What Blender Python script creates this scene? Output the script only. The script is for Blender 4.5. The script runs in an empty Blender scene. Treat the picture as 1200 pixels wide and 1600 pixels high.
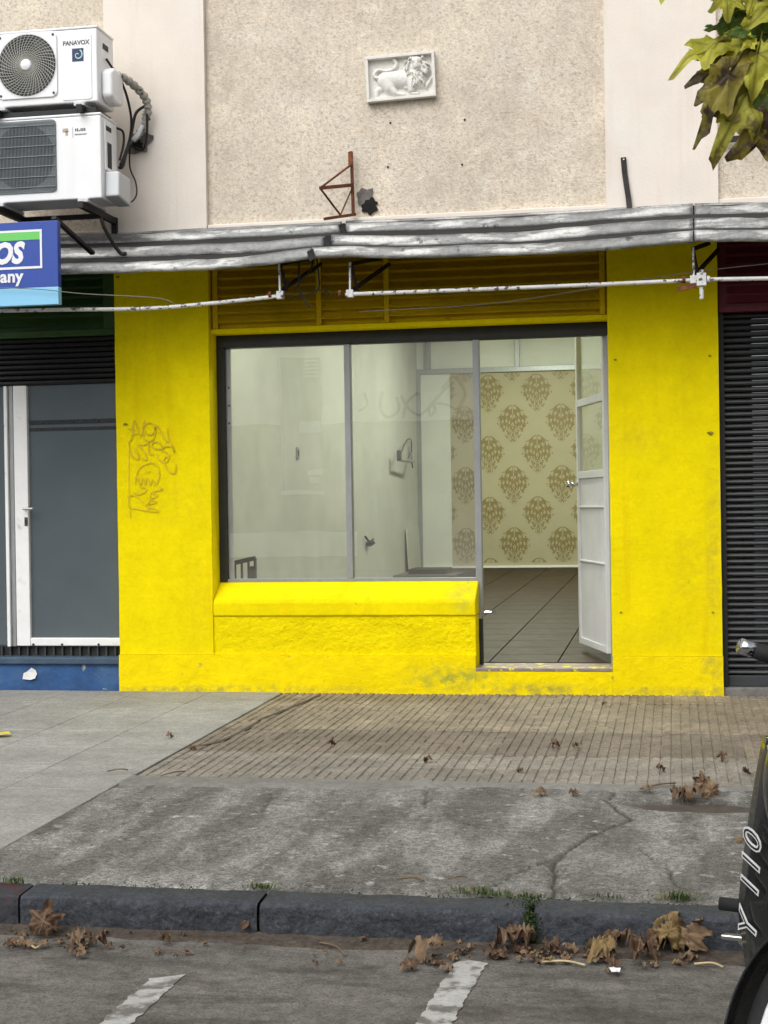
import bpy, math, random
import numpy as np
from mathutils import Vector, Matrix, noise as mnoise

# ------------------------------------------------------------------ camera
scene = bpy.context.scene
F_PX, HC, D = 2404.0, 1.22, 9.775
YAW, PITCH, ROLL = (math.radians(a) for a in (10.683, 0.287, 0.89))
FW = Vector((-math.sin(YAW)*math.cos(PITCH), math.cos(YAW)*math.cos(PITCH), -math.sin(PITCH)))
_rt = Vector((math.cos(YAW), math.sin(YAW), 0)); _dn = FW.cross(_rt)
RT = _rt*math.cos(ROLL) + _dn*math.sin(ROLL)
DN = -_rt*math.sin(ROLL) + _dn*math.cos(ROLL)
CAM = Vector((0, -D, HC))
cd = bpy.data.cameras.new('camera'); cam = bpy.data.objects.new('camera', cd)
scene.collection.objects.link(cam)
cd.sensor_fit = 'VERTICAL'; cd.sensor_height = 36; cd.lens = 36*F_PX/1600
cd.clip_start = 0.05; cd.clip_end = 500
mw = Matrix.Identity(4)
for i in range(3):
    mw[i][0] = RT[i]; mw[i][1] = -DN[i]; mw[i][2] = -FW[i]; mw[i][3] = CAM[i]
cam.matrix_world = mw
scene.camera = cam

# ------------------------------------------------------------------ sky, sun, exposure
world = bpy.data.worlds.new('World'); scene.world = world; world.use_nodes = True
nt = world.node_tree; nt.nodes.clear()
SUN_EL, SUN_AZ = math.radians(48), math.radians(200)     # azimuth from +Y, clockwise: behind the camera
sky = nt.nodes.new('ShaderNodeTexSky'); sky.sky_type = 'NISHITA'; sky.sun_disc = False
sky.sun_elevation = SUN_EL; sky.sun_rotation = SUN_AZ
sky.air_density = 1.0; sky.dust_density = 4.0; sky.ozone_density = 1.0
hsv = nt.nodes.new('ShaderNodeHueSaturation'); hsv.inputs['Saturation'].default_value = 0.22
bg = nt.nodes.new('ShaderNodeBackground'); bg.inputs['Strength'].default_value = 0.12
wo = nt.nodes.new('ShaderNodeOutputWorld')
nt.links.new(sky.outputs[0], hsv.inputs['Color']); nt.links.new(hsv.outputs[0], bg.inputs['Color'])
nt.links.new(bg.outputs[0], wo.inputs['Surface'])
sd = bpy.data.lights.new('sun', 'SUN'); sun = bpy.data.objects.new('sun', sd); scene.collection.objects.link(sun)
sd.energy = 0.8; sd.angle = math.radians(60); sd.color = (1, 0.97, 0.93)
sdir = Vector((math.sin(SUN_AZ)*math.cos(SUN_EL), math.cos(SUN_AZ)*math.cos(SUN_EL), math.sin(SUN_EL)))
sun.rotation_euler = sdir.to_track_quat('Z', 'Y').to_euler(); sun.location = sdir*30
vs = scene.view_settings; vs.view_transform = 'Standard'; vs.look = 'None'; vs.gamma = 1; vs.exposure = 0.57
vs.use_curve_mapping = False

# ------------------------------------------------------------------ helpers
rnd = random.Random(7)
C = scene.collection

def ray(px, py): return FW*F_PX + RT*(px-600) + DN*(py-800)
def W(px, py, Y=0.0):                       # pixel -> point on the vertical plane y = Y
    d = ray(px, py); return CAM + d*((Y+D)/d.y)
def ZC(px, py, zc):                         # pixel -> point at an axial distance
    return CAM + ray(px, py)*(zc/F_PX)
GS = 0.0157; ROAD = -0.185; KF = -4.92; KB = -4.77
def gz(y): return GS*y if y > KF else ROAD
def G(px, py, z=None):                      # pixel -> point on the pavement (or on level z)
    d = ray(px, py)
    if z is not None: t = (z-CAM.z)/d.z
    else: t = (GS*CAM.y-CAM.z)/(d.z-GS*d.y)
    return CAM + d*t
def R(px, py): return G(px, py, ROAD)

class M:
    def __init__(s): s.v = []; s.f = []
    def add(s, vs, fs):
        o = len(s.v); s.v += [tuple(p) for p in vs]; s.f += [tuple(i+o for i in f) for f in fs]; return s
    def box(s, x0, x1, y0, y1, z0, z1):
        return s.add([(x0,y0,z0),(x1,y0,z0),(x1,y1,z0),(x0,y1,z0),(x0,y0,z1),(x1,y0,z1),(x1,y1,z1),(x0,y1,z1)],
              [(0,3,2,1),(4,5,6,7),(0,1,5,4),(1,2,6,5),(2,3,7,6),(3,0,4,7)])
    def obox(s, c, ax, ay, az):             # box from centre and three half-axis vectors
        c, ax, ay, az = map(Vector, (c, ax, ay, az)); p = []
        for k in (-1, 1):
            for a, b in ((-1,-1),(1,-1),(1,1),(-1,1)): p.append(c+ax*a+ay*b+az*k)
        return s.add(p, [(0,3,2,1),(4,5,6,7),(0,1,5,4),(1,2,6,5),(2,3,7,6),(3,0,4,7)])
    def bar(s, a, b, w, h, up=(0,0,1)):     # rectangular bar from a to b
        a, b = Vector(a), Vector(b); d = b-a; n = d.normalized(); u = Vector(up)
        sd_ = n.cross(u)
        if sd_.length < 1e-4: sd_ = n.cross(Vector((1,0,0)))
        sd_.normalize(); uu = sd_.cross(n)
        return s.obox((a+b)/2, d/2, sd_*w/2, uu*h/2)
    def tube(s, pts, r, n=8, cap=True, flat=1.0):
        pts = [Vector(p) for p in pts]; N = len(pts)
        rs = r if isinstance(r, (list, tuple)) else [r]*N
        t0 = (pts[1]-pts[0]).normalized(); ref = Vector((0,0,1)) if abs(t0.z) < .9 else Vector((1,0,0))
        u = t0.cross(ref).normalized(); vv = []; ff = []
        for i in range(N):
            t = (pts[min(i+1,N-1)]-pts[max(i-1,0)]).normalized()
            u = (u - t*u.dot(t)).normalized(); w = t.cross(u)
            for k in range(n):
                a = 2*math.pi*k/n; vv.append(pts[i]+(u*math.cos(a)+w*math.sin(a)*flat)*rs[i])
        for i in range(N-1):
            for k in range(n):
                a = i*n+k; b = i*n+(k+1)%n; ff.append((a,b,b+n,a+n))
        if cap: ff.append(tuple(range(n-1,-1,-1))); ff.append(tuple((N-1)*n+k for k in range(n)))
        return s.add(vv, ff)
    def disc(s, c, nrm, r, n=20, h=0.0):    # capped cylinder from c along nrm by h (or a disc)
        nrm = Vector(nrm).normalized(); c = Vector(c)
        return s.tube([c, c+nrm*max(h, .001)], r, n)
    def lathe(s, prof, c, axis, n=24):      # prof: (radius, along)
        axis = Vector(axis).normalized(); c = Vector(c)
        u = axis.cross(Vector((0,0,1)) if abs(axis.z) < .9 else Vector((1,0,0))).normalized(); w = axis.cross(u)
        vv = [c+axis*h+(u*math.cos(2*math.pi*k/n)+w*math.sin(2*math.pi*k/n))*r for r, h in prof for k in range(n)]
        ff = [(i*n+k, i*n+(k+1)%n, (i+1)*n+(k+1)%n, (i+1)*n+k) for i in range(len(prof)-1) for k in range(n)]
        return s.add(vv, ff)
    def prism(s, poly, d):                  # planar polygon (3D points) extruded by d
        n = len(poly); d = Vector(d); p = [Vector(q) for q in poly]
        return s.add(p+[q+d for q in p], [tuple(range(n)), tuple(range(2*n-1, n-1, -1))]+[(i, i+n, (i+1)%n+n, (i+1)%n) for i in range(n)])
    def extr(s, prof, x0, x1, n=1):         # (y,z) profile swept along x
        k = len(prof); vv = [(x0+(x1-x0)*i/n, y, z) for i in range(n+1) for y, z in prof]
        ff = [(i*k+j, i*k+(j+1)%k, (i+1)*k+(j+1)%k, (i+1)*k+j) for i in range(n) for j in range(k)]
        ff += [tuple(range(k-1,-1,-1)), tuple(n*k+j for j in range(k))]
        return s.add(vv, ff)
    def ribbon(s, pts, w, nrm=(0,-1,0)):    # thin flat strip along pts
        pts = [Vector(p) for p in pts]; nrm = Vector(nrm); vv = []; N = len(pts)
        for i, p in enumerate(pts):
            t = (pts[min(i+1,N-1)]-pts[max(i-1,0)]).normalized(); sd_ = t.cross(nrm).normalized()
            ww = (w[i] if isinstance(w, (list, tuple)) else w)/2
            vv += [p-sd_*ww, p+sd_*ww]
        return s.add(vv, [(2*i, 2*i+1, 2*i+3, 2*i+2) for i in range(N-1)])
    def grid(s, fn, nu, nv):
        vv = [fn(i/nu, j/nv) for j in range(nv+1) for i in range(nu+1)]
        return s.add(vv, [(j*(nu+1)+i, j*(nu+1)+i+1, (j+1)*(nu+1)+i+1, (j+1)*(nu+1)+i) for j in range(nv) for i in range(nu)])
    def mesh(s, name, mat=None, smooth=False):
        me = bpy.data.meshes.new(name); me.from_pydata(s.v, [], s.f); me.update()
        if mat: me.materials.append(mat)
        if smooth: me.shade_smooth()
        return me
    def build(s, name, mat, parent=None, smooth=False, bevel=0, seg=2):
        o = obj(name, s.mesh(name, mat, smooth), parent)
        if bevel:
            b = o.modifiers.new('bevel', 'BEVEL'); b.width = bevel; b.segments = seg; b.limit_method = 'ANGLE'
        return o

def obj(name, me, parent=None):
    o = bpy.data.objects.new(name, me); C.objects.link(o)
    if parent: o.parent = parent
    return o
def thing(name, label, cat, loc=(0,0,0), group=None):
    """Empty at the thing's base; parts are built in world coordinates, so the parent inverse keeps them there."""
    o = bpy.data.objects.new(name, None); C.objects.link(o); o.location = loc; o.empty_display_size = .1
    tag(o, label, cat, group); o['_loc'] = list(loc); return o
def tag(o, label, cat, group=None):
    o['label'] = label; o['category'] = cat
    if group: o['group'] = group
    return o
def struct(o): o['kind'] = 'structure'; return o
def settle():
    bpy.context.view_layer.update()
    for o in list(C.objects):
        if o.parent and '_loc' in o.parent.keys(): o.matrix_parent_inverse = o.parent.matrix_world.inverted()
    for o in C.objects:
        if '_loc' in o.keys(): del o['_loc']
def spline(pts, n=8):                       # Catmull-Rom through points
    pts = [Vector(p) for p in pts]; out = []
    for i in range(len(pts)-1):
        p0, p1, p2, p3 = pts[max(i-1,0)], pts[i], pts[i+1], pts[min(i+2,len(pts)-1)]
        for k in range(n):
            t = k/n
            out.append(.5*((2*p1)+(p2-p0)*t+(2*p0-5*p1+4*p2-p3)*t*t+(3*p1-p0-3*p2+p3)*t**3))
    return out+[pts[-1]]
def text_obj(name, body, size, mat, parent, loc, ux, uy, shear=0, bold=0, thick=.0015, align='LEFT', space=1, sx=1):
    cu = bpy.data.curves.new('text', 'FONT'); cu.body = body; cu.size = size; cu.shear = shear; cu.offset = bold
    cu.extrude = thick; cu.align_x = align; cu.space_character = space; cu.resolution_u = 3
    t = bpy.data.objects.new('text', cu); C.objects.link(t)
    dg = bpy.context.evaluated_depsgraph_get(); me = bpy.data.meshes.new_from_object(t.evaluated_get(dg))
    bpy.data.objects.remove(t); bpy.data.curves.remove(cu)
    ux, uy = Vector(ux).normalized(), Vector(uy).normalized(); n = ux.cross(uy); loc = Vector(loc)
    for v in me.vertices: v.co = loc+ux*v.co.x*sx+uy*v.co.y+n*v.co.z
    me.materials.clear(); me.materials.append(mat); me.name = name
    return obj(name, me, parent)

# ------------------------------------------------------------------ materials
def mat(name, col, rough=.6, var=.12, vscale=6, bump=0, bscale=40, metal=0, col2=None, cut=(.5,.62), c2scale=5, stretch=None,
        fleck=None, fcut=(.62,.68), fscale=60, spec=.4, attr=None, acol=None, detail=6, coat=0, streak=None, trans=0, rand=0, col3=None, c3=(.55,.7,2.0), grain=None, spots=None):
    m = bpy.data.materials.new(name); m.use_nodes = True; n = m.node_tree.nodes; l = m.node_tree.links
    p = n['Principled BSDF']; p.inputs['Roughness'].default_value = rough; p.inputs['Metallic'].default_value = metal
    p.inputs['Specular IOR Level'].default_value = spec; p.inputs['Coat Weight'].default_value = coat
    geo = n.new('ShaderNodeNewGeometry'); vec = geo.outputs['Position']
    if stretch:
        mp = n.new('ShaderNodeMapping'); mp.inputs['Scale'].default_value = stretch; l.new(vec, mp.inputs['Vector']); svec = mp.outputs[0]
    else: svec = vec
    def nz(scale, v=None, det=detail, ro=.6):
        t = n.new('ShaderNodeTexNoise'); t.inputs['Scale'].default_value = scale; t.inputs['Detail'].default_value = det
        t.inputs['Roughness'].default_value = ro; l.new(v if v is not None else svec, t.inputs['Vector']); return t.outputs['Fac']
    def ramp(fac, a, b):
        r = n.new('ShaderNodeMapRange'); r.inputs[1].default_value = a; r.inputs[2].default_value = b; l.new(fac, r.inputs[0]); return r.outputs[0]
    def mix(fac, a, b, mode='MIX'):
        x = n.new('ShaderNodeMix'); x.data_type = 'RGBA'; x.blend_type = mode
        if hasattr(fac, 'is_output'): l.new(fac, x.inputs[0])
        else: x.inputs[0].default_value = fac
        for s, q in ((6, a), (7, b)):
            if hasattr(q, 'is_output'): l.new(q, x.inputs[s])
            else: x.inputs[s].default_value = (*q, 1)
        return x.outputs[2]
    lo = tuple(c*(1-var) for c in col); hi = tuple(min(1, c*(1+var)) for c in col)
    c = mix(ramp(nz(vscale), .3, .7), lo, hi)
    if rand:
        oi = n.new('ShaderNodeObjectInfo'); r_ = n.new('ShaderNodeMapRange'); r_.inputs[3].default_value = 1-rand; r_.inputs[4].default_value = 1+rand
        l.new(oi.outputs['Random'], r_.inputs[0]); x = n.new('ShaderNodeVectorMath'); x.operation = 'SCALE'
        l.new(c, x.inputs[0]); l.new(r_.outputs[0], x.inputs['Scale']); c = x.outputs[0]
    if col2: c = mix(ramp(nz(c2scale), *cut), c, col2)
    if col3: c = mix(ramp(nz(c3[2], vec), c3[0], c3[1]), c, col3)
    if streak:                              # long vertical stains
        mp = n.new('ShaderNodeMapping'); mp.inputs['Scale'].default_value = (9, 9, .7); l.new(vec, mp.inputs['Vector'])
        c = mix(ramp(nz(1.0, mp.outputs[0]), .55, .8), c, streak)
    if fleck: c = mix(ramp(nz(fscale, vec, 3), *fcut), c, fleck)
    if spots:
        for cen, rad, scol, amt in spots:
            vd = n.new('ShaderNodeVectorMath'); vd.operation = 'SUBTRACT'; l.new(vec, vd.inputs[0]); vd.inputs[1].default_value = cen
            vm_ = n.new('ShaderNodeVectorMath'); vm_.operation = 'DIVIDE'; l.new(vd.outputs[0], vm_.inputs[0]); vm_.inputs[1].default_value = rad
            vl = n.new('ShaderNodeVectorMath'); vl.operation = 'LENGTH'; l.new(vm_.outputs[0], vl.inputs[0])
            md_ = n.new('ShaderNodeMapRange'); md_.inputs[1].default_value = 1.1; md_.inputs[2].default_value = .15; l.new(vl.outputs['Value'], md_.inputs[0])
            mu = n.new('ShaderNodeMath'); mu.operation = 'MULTIPLY'; l.new(md_.outputs[0], mu.inputs[0])
            rn = n.new('ShaderNodeMapRange'); rn.inputs[1].default_value = .40; rn.inputs[2].default_value = .62; rn.inputs[4].default_value = amt; l.new(nz(13, vec, 8, .7), rn.inputs[0]); l.new(rn.outputs[0], mu.inputs[1])
            c = mix(mu.outputs[0], c, scol)
    if grain:
        for gs_, lo_, hi_ in grain:
            r_ = n.new('ShaderNodeMapRange'); r_.inputs[1].default_value = .32; r_.inputs[2].default_value = .68; r_.inputs[3].default_value = lo_; r_.inputs[4].default_value = hi_
            l.new(nz(gs_, vec, 8, .75), r_.inputs[0]); x = n.new('ShaderNodeVectorMath'); x.operation = 'SCALE'; l.new(c, x.inputs[0]); l.new(r_.outputs[0], x.inputs['Scale']); c = x.outputs[0]
    if attr:
        a = n.new('ShaderNodeAttribute'); a.attribute_name = attr; c = mix(a.outputs['Fac'], c, acol)
    l.new(c, p.inputs['Base Color'])
    rr = n.new('ShaderNodeMapRange'); rr.inputs[3].default_value = max(.02, rough-.12); rr.inputs[4].default_value = min(1, rough+.12)
    l.new(nz(vscale*2.3), rr.inputs[0]); l.new(rr.outputs[0], p.inputs['Roughness'])
    if bump:
        b = n.new('ShaderNodeBump'); b.inputs['Strength'].default_value = 1; b.inputs['Distance'].default_value = bump
        l.new(nz(bscale, vec, 5, .65), b.inputs['Height']); l.new(b.outputs[0], p.inputs['Normal'])
    if trans:
        tr = n.new('ShaderNodeBsdfTranslucent'); l.new(c, tr.inputs[0]); ms = n.new('ShaderNodeMixShader'); ms.inputs[0].default_value = trans
        l.new(p.outputs[0], ms.inputs[1]); l.new(tr.outputs[0], ms.inputs[2]); l.new(ms.outputs[0], n['Material Output'].inputs[0])
    return m
def glass(name, refl=1.0, tint=(1,1,1), haze=.03, hcol=(.7,.7,.66), ior=.05):
    m = bpy.data.materials.new(name); m.use_nodes = True; n = m.node_tree.nodes; l = m.node_tree.links
    n.remove(n['Principled BSDF']); out = n['Material Output']
    lw_ = n.new('ShaderNodeLayerWeight'); lw_.inputs[0].default_value = .5
    pw = n.new('ShaderNodeMath'); pw.operation = 'POWER'; pw.inputs[1].default_value = 4; l.new(lw_.outputs['Facing'], pw.inputs[0])
    fr = n.new('ShaderNodeMapRange'); fr.inputs[3].default_value = ior; fr.inputs[4].default_value = .6; l.new(pw.outputs[0], fr.inputs[0])
    t = n.new('ShaderNodeBsdfTransparent'); t.inputs[0].default_value = (*tint, 1)
    g = n.new('ShaderNodeBsdfGlossy'); g.inputs['Roughness'].default_value = .01
    geo = n.new('ShaderNodeNewGeometry'); ns = n.new('ShaderNodeTexNoise'); ns.inputs['Scale'].default_value = 1.3
    bp = n.new('ShaderNodeBump'); bp.inputs['Distance'].default_value = .004; bp.inputs['Strength'].default_value = .3
    l.new(geo.outputs['Position'], ns.inputs[0]); l.new(ns.outputs[0], bp.inputs['Height']); l.new(bp.outputs[0], g.inputs['Normal'])
    a = n.new('ShaderNodeMixShader'); l.new(fr.outputs[0], a.inputs[0]); l.new(t.outputs[0], a.inputs[1]); l.new(g.outputs[0], a.inputs[2])
    d = n.new('ShaderNodeBsdfDiffuse'); d.inputs[0].default_value = (*hcol, 1)
    b = n.new('ShaderNodeMixShader'); n2 = n.new('ShaderNodeTexNoise'); n2.inputs['Scale'].default_value = 3; n2.inputs['Detail'].default_value = 8
    l.new(geo.outputs['Position'], n2.inputs[0]); r = n.new('ShaderNodeMapRange'); r.inputs[1].default_value = .3; r.inputs[2].default_value = .75
    r.inputs[3].default_value = haze*.5; r.inputs[4].default_value = haze*1.8; l.new(n2.outputs[0], r.inputs[0]); l.new(r.outputs[0], b.inputs[0])
    l.new(a.outputs[0], b.inputs[1]); l.new(d.outputs[0], b.inputs[2]); l.new(b.outputs[0], out.inputs[0])
    return m

Y_ = (.865, .712, .002)
yellow = mat('yellow_paint', Y_, .8, .07, 3, .006, 22, spec=.06, spots=[((-1.34,0,.62),(.12,1,.13),(.50,.50,.05),.9),((-.25,0,1.6),(.2,1,.12),(.66,.52,.02),.6),((.1,0,.75),(.18,1,.35),(.70,.55,.01),.6),((.24,0,.9),(.06,1,.7),(.55,.44,.03),.7),((-.1,0,.36),(.4,1,.12),(.72,.58,.01),.6),((-3.25,0,1.25),(.3,1,.22),(.72,.57,.01),.6),((-3.1,0,.6),(.1,1,.5),(.7,.56,.01),.5)], grain=[(8,.92,1.05),(40,.95,1.04),(1.7,.94,1.04)], streak=(.78,.58,.003), fleck=(.55,.46,.02), fcut=(.70,.76), fscale=18)
yellow_rough = mat('yellow_rough_render', Y_, .8, .07, 4, .02, 26, spec=.06)
yellow_low = mat('yellow_plinth_paint', (.88,.695,.003), .8, .06, 4, .012, 16, spec=.06, col2=(.62,.56,.03), cut=(.63,.80), c2scale=2.2, spots=[((-1.42,0,.10),(.36,1,.10),(.34,.36,.05),1.0),((-.9,0,.03),(.5,1,.05),(.30,.29,.06),.9),((-2.6,0,.02),(.9,1,.035),(.34,.32,.06),.8),((.0,0,.02),(.5,1,.04),(.32,.30,.06),.8),((.22,0,.2),(.08,1,.3),(.45,.38,.05),.6),((-3.3,0,.01),(.6,1,.03),(.34,.32,.06),.8)], grain=[(9,.93,1.05)], fleck=(.5,.47,.05), fcut=(.68,.74), fscale=14)
yellow_shaded = mat('yellow_lintel_shaded', (.60,.41,.007), .8, .15, 3, .008, 30, spec=.06, fleck=(.34,.25,.03), fcut=(.62,.75), fscale=25)  # base yellow darkened to paint in shade under the canopy; browner flecks on top
pink = mat('smooth_render', (.78,.715,.635), .85, .05, 2.5, .002, 60, streak=(.71,.635,.55), col2=(.82,.78,.72), cut=(.5,.7), c2scale=1.6)
stucco = mat('rough_stucco', (.79,.705,.575), .9, .12, 2.0, .010, 75, fleck=(.55,.45,.36), fcut=(.50,.72), fscale=46, grain=[(34,.84,1.10),(7,.92,1.05),(1.4,.92,1.06)], spots=[((-1.1,0,3.4),(.6,1,.45),(.50,.41,.33),.55),((-2.9,0,4.0),(.25,1,1.2),(.58,.48,.39),.5),((-.45,0,4.0),(.2,1,1.2),(.58,.48,.39),.5),((-1.7,0,4.6),(1.4,1,.5),(.60,.50,.40),.5)], col2=(.68,.58,.48), cut=(.55,.8), c2scale=2.6, col3=(.80,.73,.63), c3=(.5,.75,5))
white_metal = mat('aluminium_white', (.84,.84,.83), .4, .05, 6, metal=.0, col2=(.5,.5,.49), cut=(.62,.8), c2scale=9)
alu = mat('grey_aluminium', (.34,.355,.36), .42, .10, 9, metal=.5, stretch=(4,4,1))
dark_frame = mat('dark_frame', (.020,.022,.020), .5, .2, 8)
door_paint = mat('door_white_paint', (.62,.63,.66), .5, .06, 5, .002, 20, col2=(.50,.51,.53), cut=(.55,.8), c2scale=4)
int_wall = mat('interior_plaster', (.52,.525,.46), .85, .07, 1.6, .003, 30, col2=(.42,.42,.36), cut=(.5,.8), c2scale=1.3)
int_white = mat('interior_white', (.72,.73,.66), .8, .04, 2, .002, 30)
wallpaper = mat('wallpaper', (.43,.385,.255), .65, .05, 4, .001, 200)
motif_m = mat('wallpaper_motif', (.255,.20,.085), .5, .22, 45, .0)
floor_tile = mat('floor_tile', (.040,.026,.0155), .6, .15, 4, .001, 20, rand=.06, spec=.15, col2=(.054,.037,.024), cut=(.5,.75), c2scale=2)
grout = mat('grout', (.03,.021,.014), .9, .2, 10)
blue_base = mat('blue_paint', (.025,.085,.23), .6, .22, 5, .006, 25, col2=(.05,.12,.25), cut=(.5,.7), c2scale=6, fleck=(.45,.44,.42), fcut=(.70,.74), fscale=9)
blue_ledge = mat('blue_grey_ledge', (.05,.085,.13), .6, .2, 6, .004, 30, fleck=(.55,.55,.53), fcut=(.69,.73), fscale=15)
dark_shutter = mat('shutter_metal', (.052,.056,.061), .5, .15, 5, metal=.2, stretch=(1,1,8), col2=(.035,.037,.042), cut=(.5,.7), c2scale=2)
black_housing = mat('black_housing', (.018,.018,.02), .6, .2, 8)
green_paint = mat('green_paint', (.035,.085,.018), .55, .15, 6, .003, 30)
maroon = mat('maroon_paint', (.12,.012,.022), .55, .15, 6, .003, 30)
frosted = mat('grey_film_glass', (.10,.122,.135), .06, .10, 1.5, spec=.5, col2=(.095,.115,.13), cut=(.45,.7), c2scale=1.2, coat=.15)
film_band = mat('dark_film_band', (.022,.024,.026), .3, .2, 20)
canopy_m = mat('weathered_zinc', (.17,.174,.17), .42, .2, 4, .003, 40, metal=.35, stretch=(1.1,5,6), col2=(.40,.405,.39), cut=(.50,.58), c2scale=2.4, col3=(.06,.06,.058), c3=(.61,.68,11), grain=[(20,.75,1.22),(70,.8,1.18)])
canopy_dark = mat('gap_shade_sheet', (.014,.014,.013), .8, .3, 6)  # near-black colour paints the shade in the gaps between the edge strips
pipe_m = mat('peeling_white_pipe', (.62,.63,.62), .5, .12, 12, .002, 60, fleck=(.10,.075,.06), fcut=(.57,.62), fscale=26)
rust = mat('rust', (.13,.045,.022), .85, .3, 18, .003, 90, col2=(.24,.085,.025), cut=(.5,.65), c2scale=14)
iron = mat('black_iron', (.016,.012,.012), .6, .3, 12, .002, 80)
ac_white = mat('ac_enamel', (.86,.87,.88), .35, .03, 3, spec=.5, streak=(.80,.80,.80))
ac_side = mat('ac_grey_plastic', (.62,.64,.66), .45, .04, 4)
ac_pale = mat('ac_grille_wire', (.55,.55,.50), .45, .08, 10)
ac_dark = mat('ac_dark', (.018,.022,.024), .6, .2, 10)
ac_grey = mat('ac_grille_grey', (.20,.225,.235), .5, .1, 10)
text_dark = mat('dark_print', (.06,.065,.07), .5, .05, 10)
logo_blue = mat('logo_blue', (.012,.04,.10), .4, .05, 10)
logo_light = mat('logo_light', (.45,.68,.72), .4, .05, 10)
cable_m = mat('black_cable', (.012,.012,.013), .5, .2, 20)
wrap_m = mat('pipe_wrap', (.40,.385,.34), .8, .2, 20, .006, 60, fleck=(.08,.08,.07), fcut=(.55,.65), fscale=30)
sign_blue = mat('sign_blue', (.022,.068,.36), .3, .03, 3, coat=.2)
sign_white = mat('sign_white', (.82,.83,.85), .35, .02, 3)
sign_green = mat('sign_green', (.155,.60,.135), .35, .03, 3)
sign_sky = mat('sign_light_blue', (.27,.60,.86), .35, .03, 3)
plaque_m = mat('plaque_plaster', (.76,.745,.70), .75, .05, 8, .001, 80, col2=(.66,.61,.52), cut=(.55,.75), c2scale=22)
graff = mat('graffiti_marker', (.67,.515,.004), .7, .18, 30)
hole_m = mat('broken_plaster', (.012,.011,.010), .95, .3, 20)
stain_m = mat('patched_cement', (.17,.155,.14), .95, .3, 20, .006, 60)
pave = mat('smooth_paving', (.285,.283,.26), .85, .10, 1.4, .002, 60, rand=.025, stretch=(1,3,1), fleck=(.18,.17,.15), fcut=(.52,.74), fscale=60, grain=[(80,.72,1.25),(12,.82,1.15),(2.2,.88,1.14)], col2=(.335,.332,.31), cut=(.45,.65), c2scale=.9)
rib_a = mat('ribbed_tile_beige', (.250,.212,.155), .85, .2, 5, .002, 90, rand=.10, fleck=(.16,.135,.10), fcut=(.58,.7), fscale=22, grain=[(70,.6,1.35),(14,.75,1.2),(3,.85,1.15)])
rib_b = mat('ribbed_tile_brown', (.185,.155,.122), .85, .2, 5, .002, 90, rand=.10, fleck=(.12,.10,.08), fcut=(.58,.7), fscale=22, grain=[(70,.6,1.35),(14,.75,1.2),(3,.85,1.15)])
rib_c = mat('ribbed_tile_grey', (.235,.213,.178), .85, .2, 5, .002, 90, rand=.12, fleck=(.17,.15,.12), fcut=(.58,.7), fscale=22, grain=[(70,.6,1.35),(14,.75,1.2),(3,.85,1.15)])
soil = mat('dirt_bed', (.075,.062,.05), .95, .3, 14, .004, 80)
concrete = mat('old_concrete', (.125,.12,.108), .92, .3, 2.2, .006, 70, col2=(.25,.245,.225), cut=(.45,.62), c2scale=3.2, fleck=(.055,.052,.045), fcut=(.54,.70), fscale=95, grain=[(30,.5,1.5),(120,.5,1.5),(5,.82,1.18)], attr='crack', acol=(.045,.04,.03), stretch=(1.7,.5,1), col3=(.38,.375,.35), c3=(.60,.70,14))
mortar = mat('mortar', (.20,.195,.178), .92, .2, 5, .004, 60, fleck=(.12,.11,.10), fcut=(.55,.7), fscale=60, grain=[(30,.7,1.25)])
kerb_m = mat('kerb_paint', (.036,.042,.052), .72, .25, 10, .010, 38, fleck=(.065,.072,.08), fcut=(.56,.72), fscale=80, grain=[(70,.5,1.6),(16,.7,1.3)], col2=(.032,.036,.042), cut=(.5,.7), c2scale=4)
kerb_red = mat('kerb_red_paint', (.065,.022,.025), .75, .3, 10, .010, 38, col2=(.036,.038,.045), cut=(.38,.5), c2scale=9)
road_m = mat('worn_roadway', (.14,.131,.116), .9, .25, 2.2, .005, 90, col2=(.078,.07,.06), cut=(.50,.66), c2scale=4.2, fleck=(.06,.055,.047), fcut=(.56,.70), fscale=110, grain=[(24,.6,1.42),(130,.5,1.5),(4,.8,1.2)], stretch=(.6,1.7,1))
gutter_m = mat('gutter_dirt', (.085,.068,.052), .95, .3, 16, .008, 80, fleck=(.05,.04,.03), fcut=(.5,.65), fscale=60, grain=[(40,.55,1.4)])
paint_line = mat('worn_line_paint', (.42,.42,.40), .8, .12, 12, .002, 80, col2=(.15,.14,.125), cut=(.50,.60), c2scale=15, grain=[(60,.75,1.15)])
grass_m = mat('grass', (.06,.10,.025), .7, .3, 40, col2=(.15,.13,.05), cut=(.5,.6), c2scale=20)
moss_m = mat('moss', (.035,.06,.015), .95, .4, 60, .004, 120)
LV = dict(vscale=10, attr='vein')
leaf_m = [mat('leaf_yellow_green', (.54,.53,.06), .5, .25, trans=.35, acol=(.20,.16,.02), col2=(.17,.20,.02), cut=(.54,.72), c2scale=9, vscale=14, attr='vein', bump=.004, bscale=70),
          mat('leaf_green', (.085,.15,.022), .5, .25, trans=.35, acol=(.15,.20,.05), col2=(.18,.20,.02), cut=(.55,.7), c2scale=10, vscale=14, attr='vein', bump=.004, bscale=70),
          mat('leaf_browning', (.24,.20,.028), .55, .3, trans=.25, acol=(.06,.04,.015), col2=(.045,.028,.014), cut=(.46,.54), c2scale=11, vscale=14, attr='vein', bump=.004, bscale=70),
          mat('leaf_olive', (.36,.35,.04), .55, .3, trans=.3, acol=(.10,.08,.02), col2=(.12,.085,.02), cut=(.52,.60), c2scale=13, vscale=14, attr='vein', bump=.004, bscale=70)]
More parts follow.
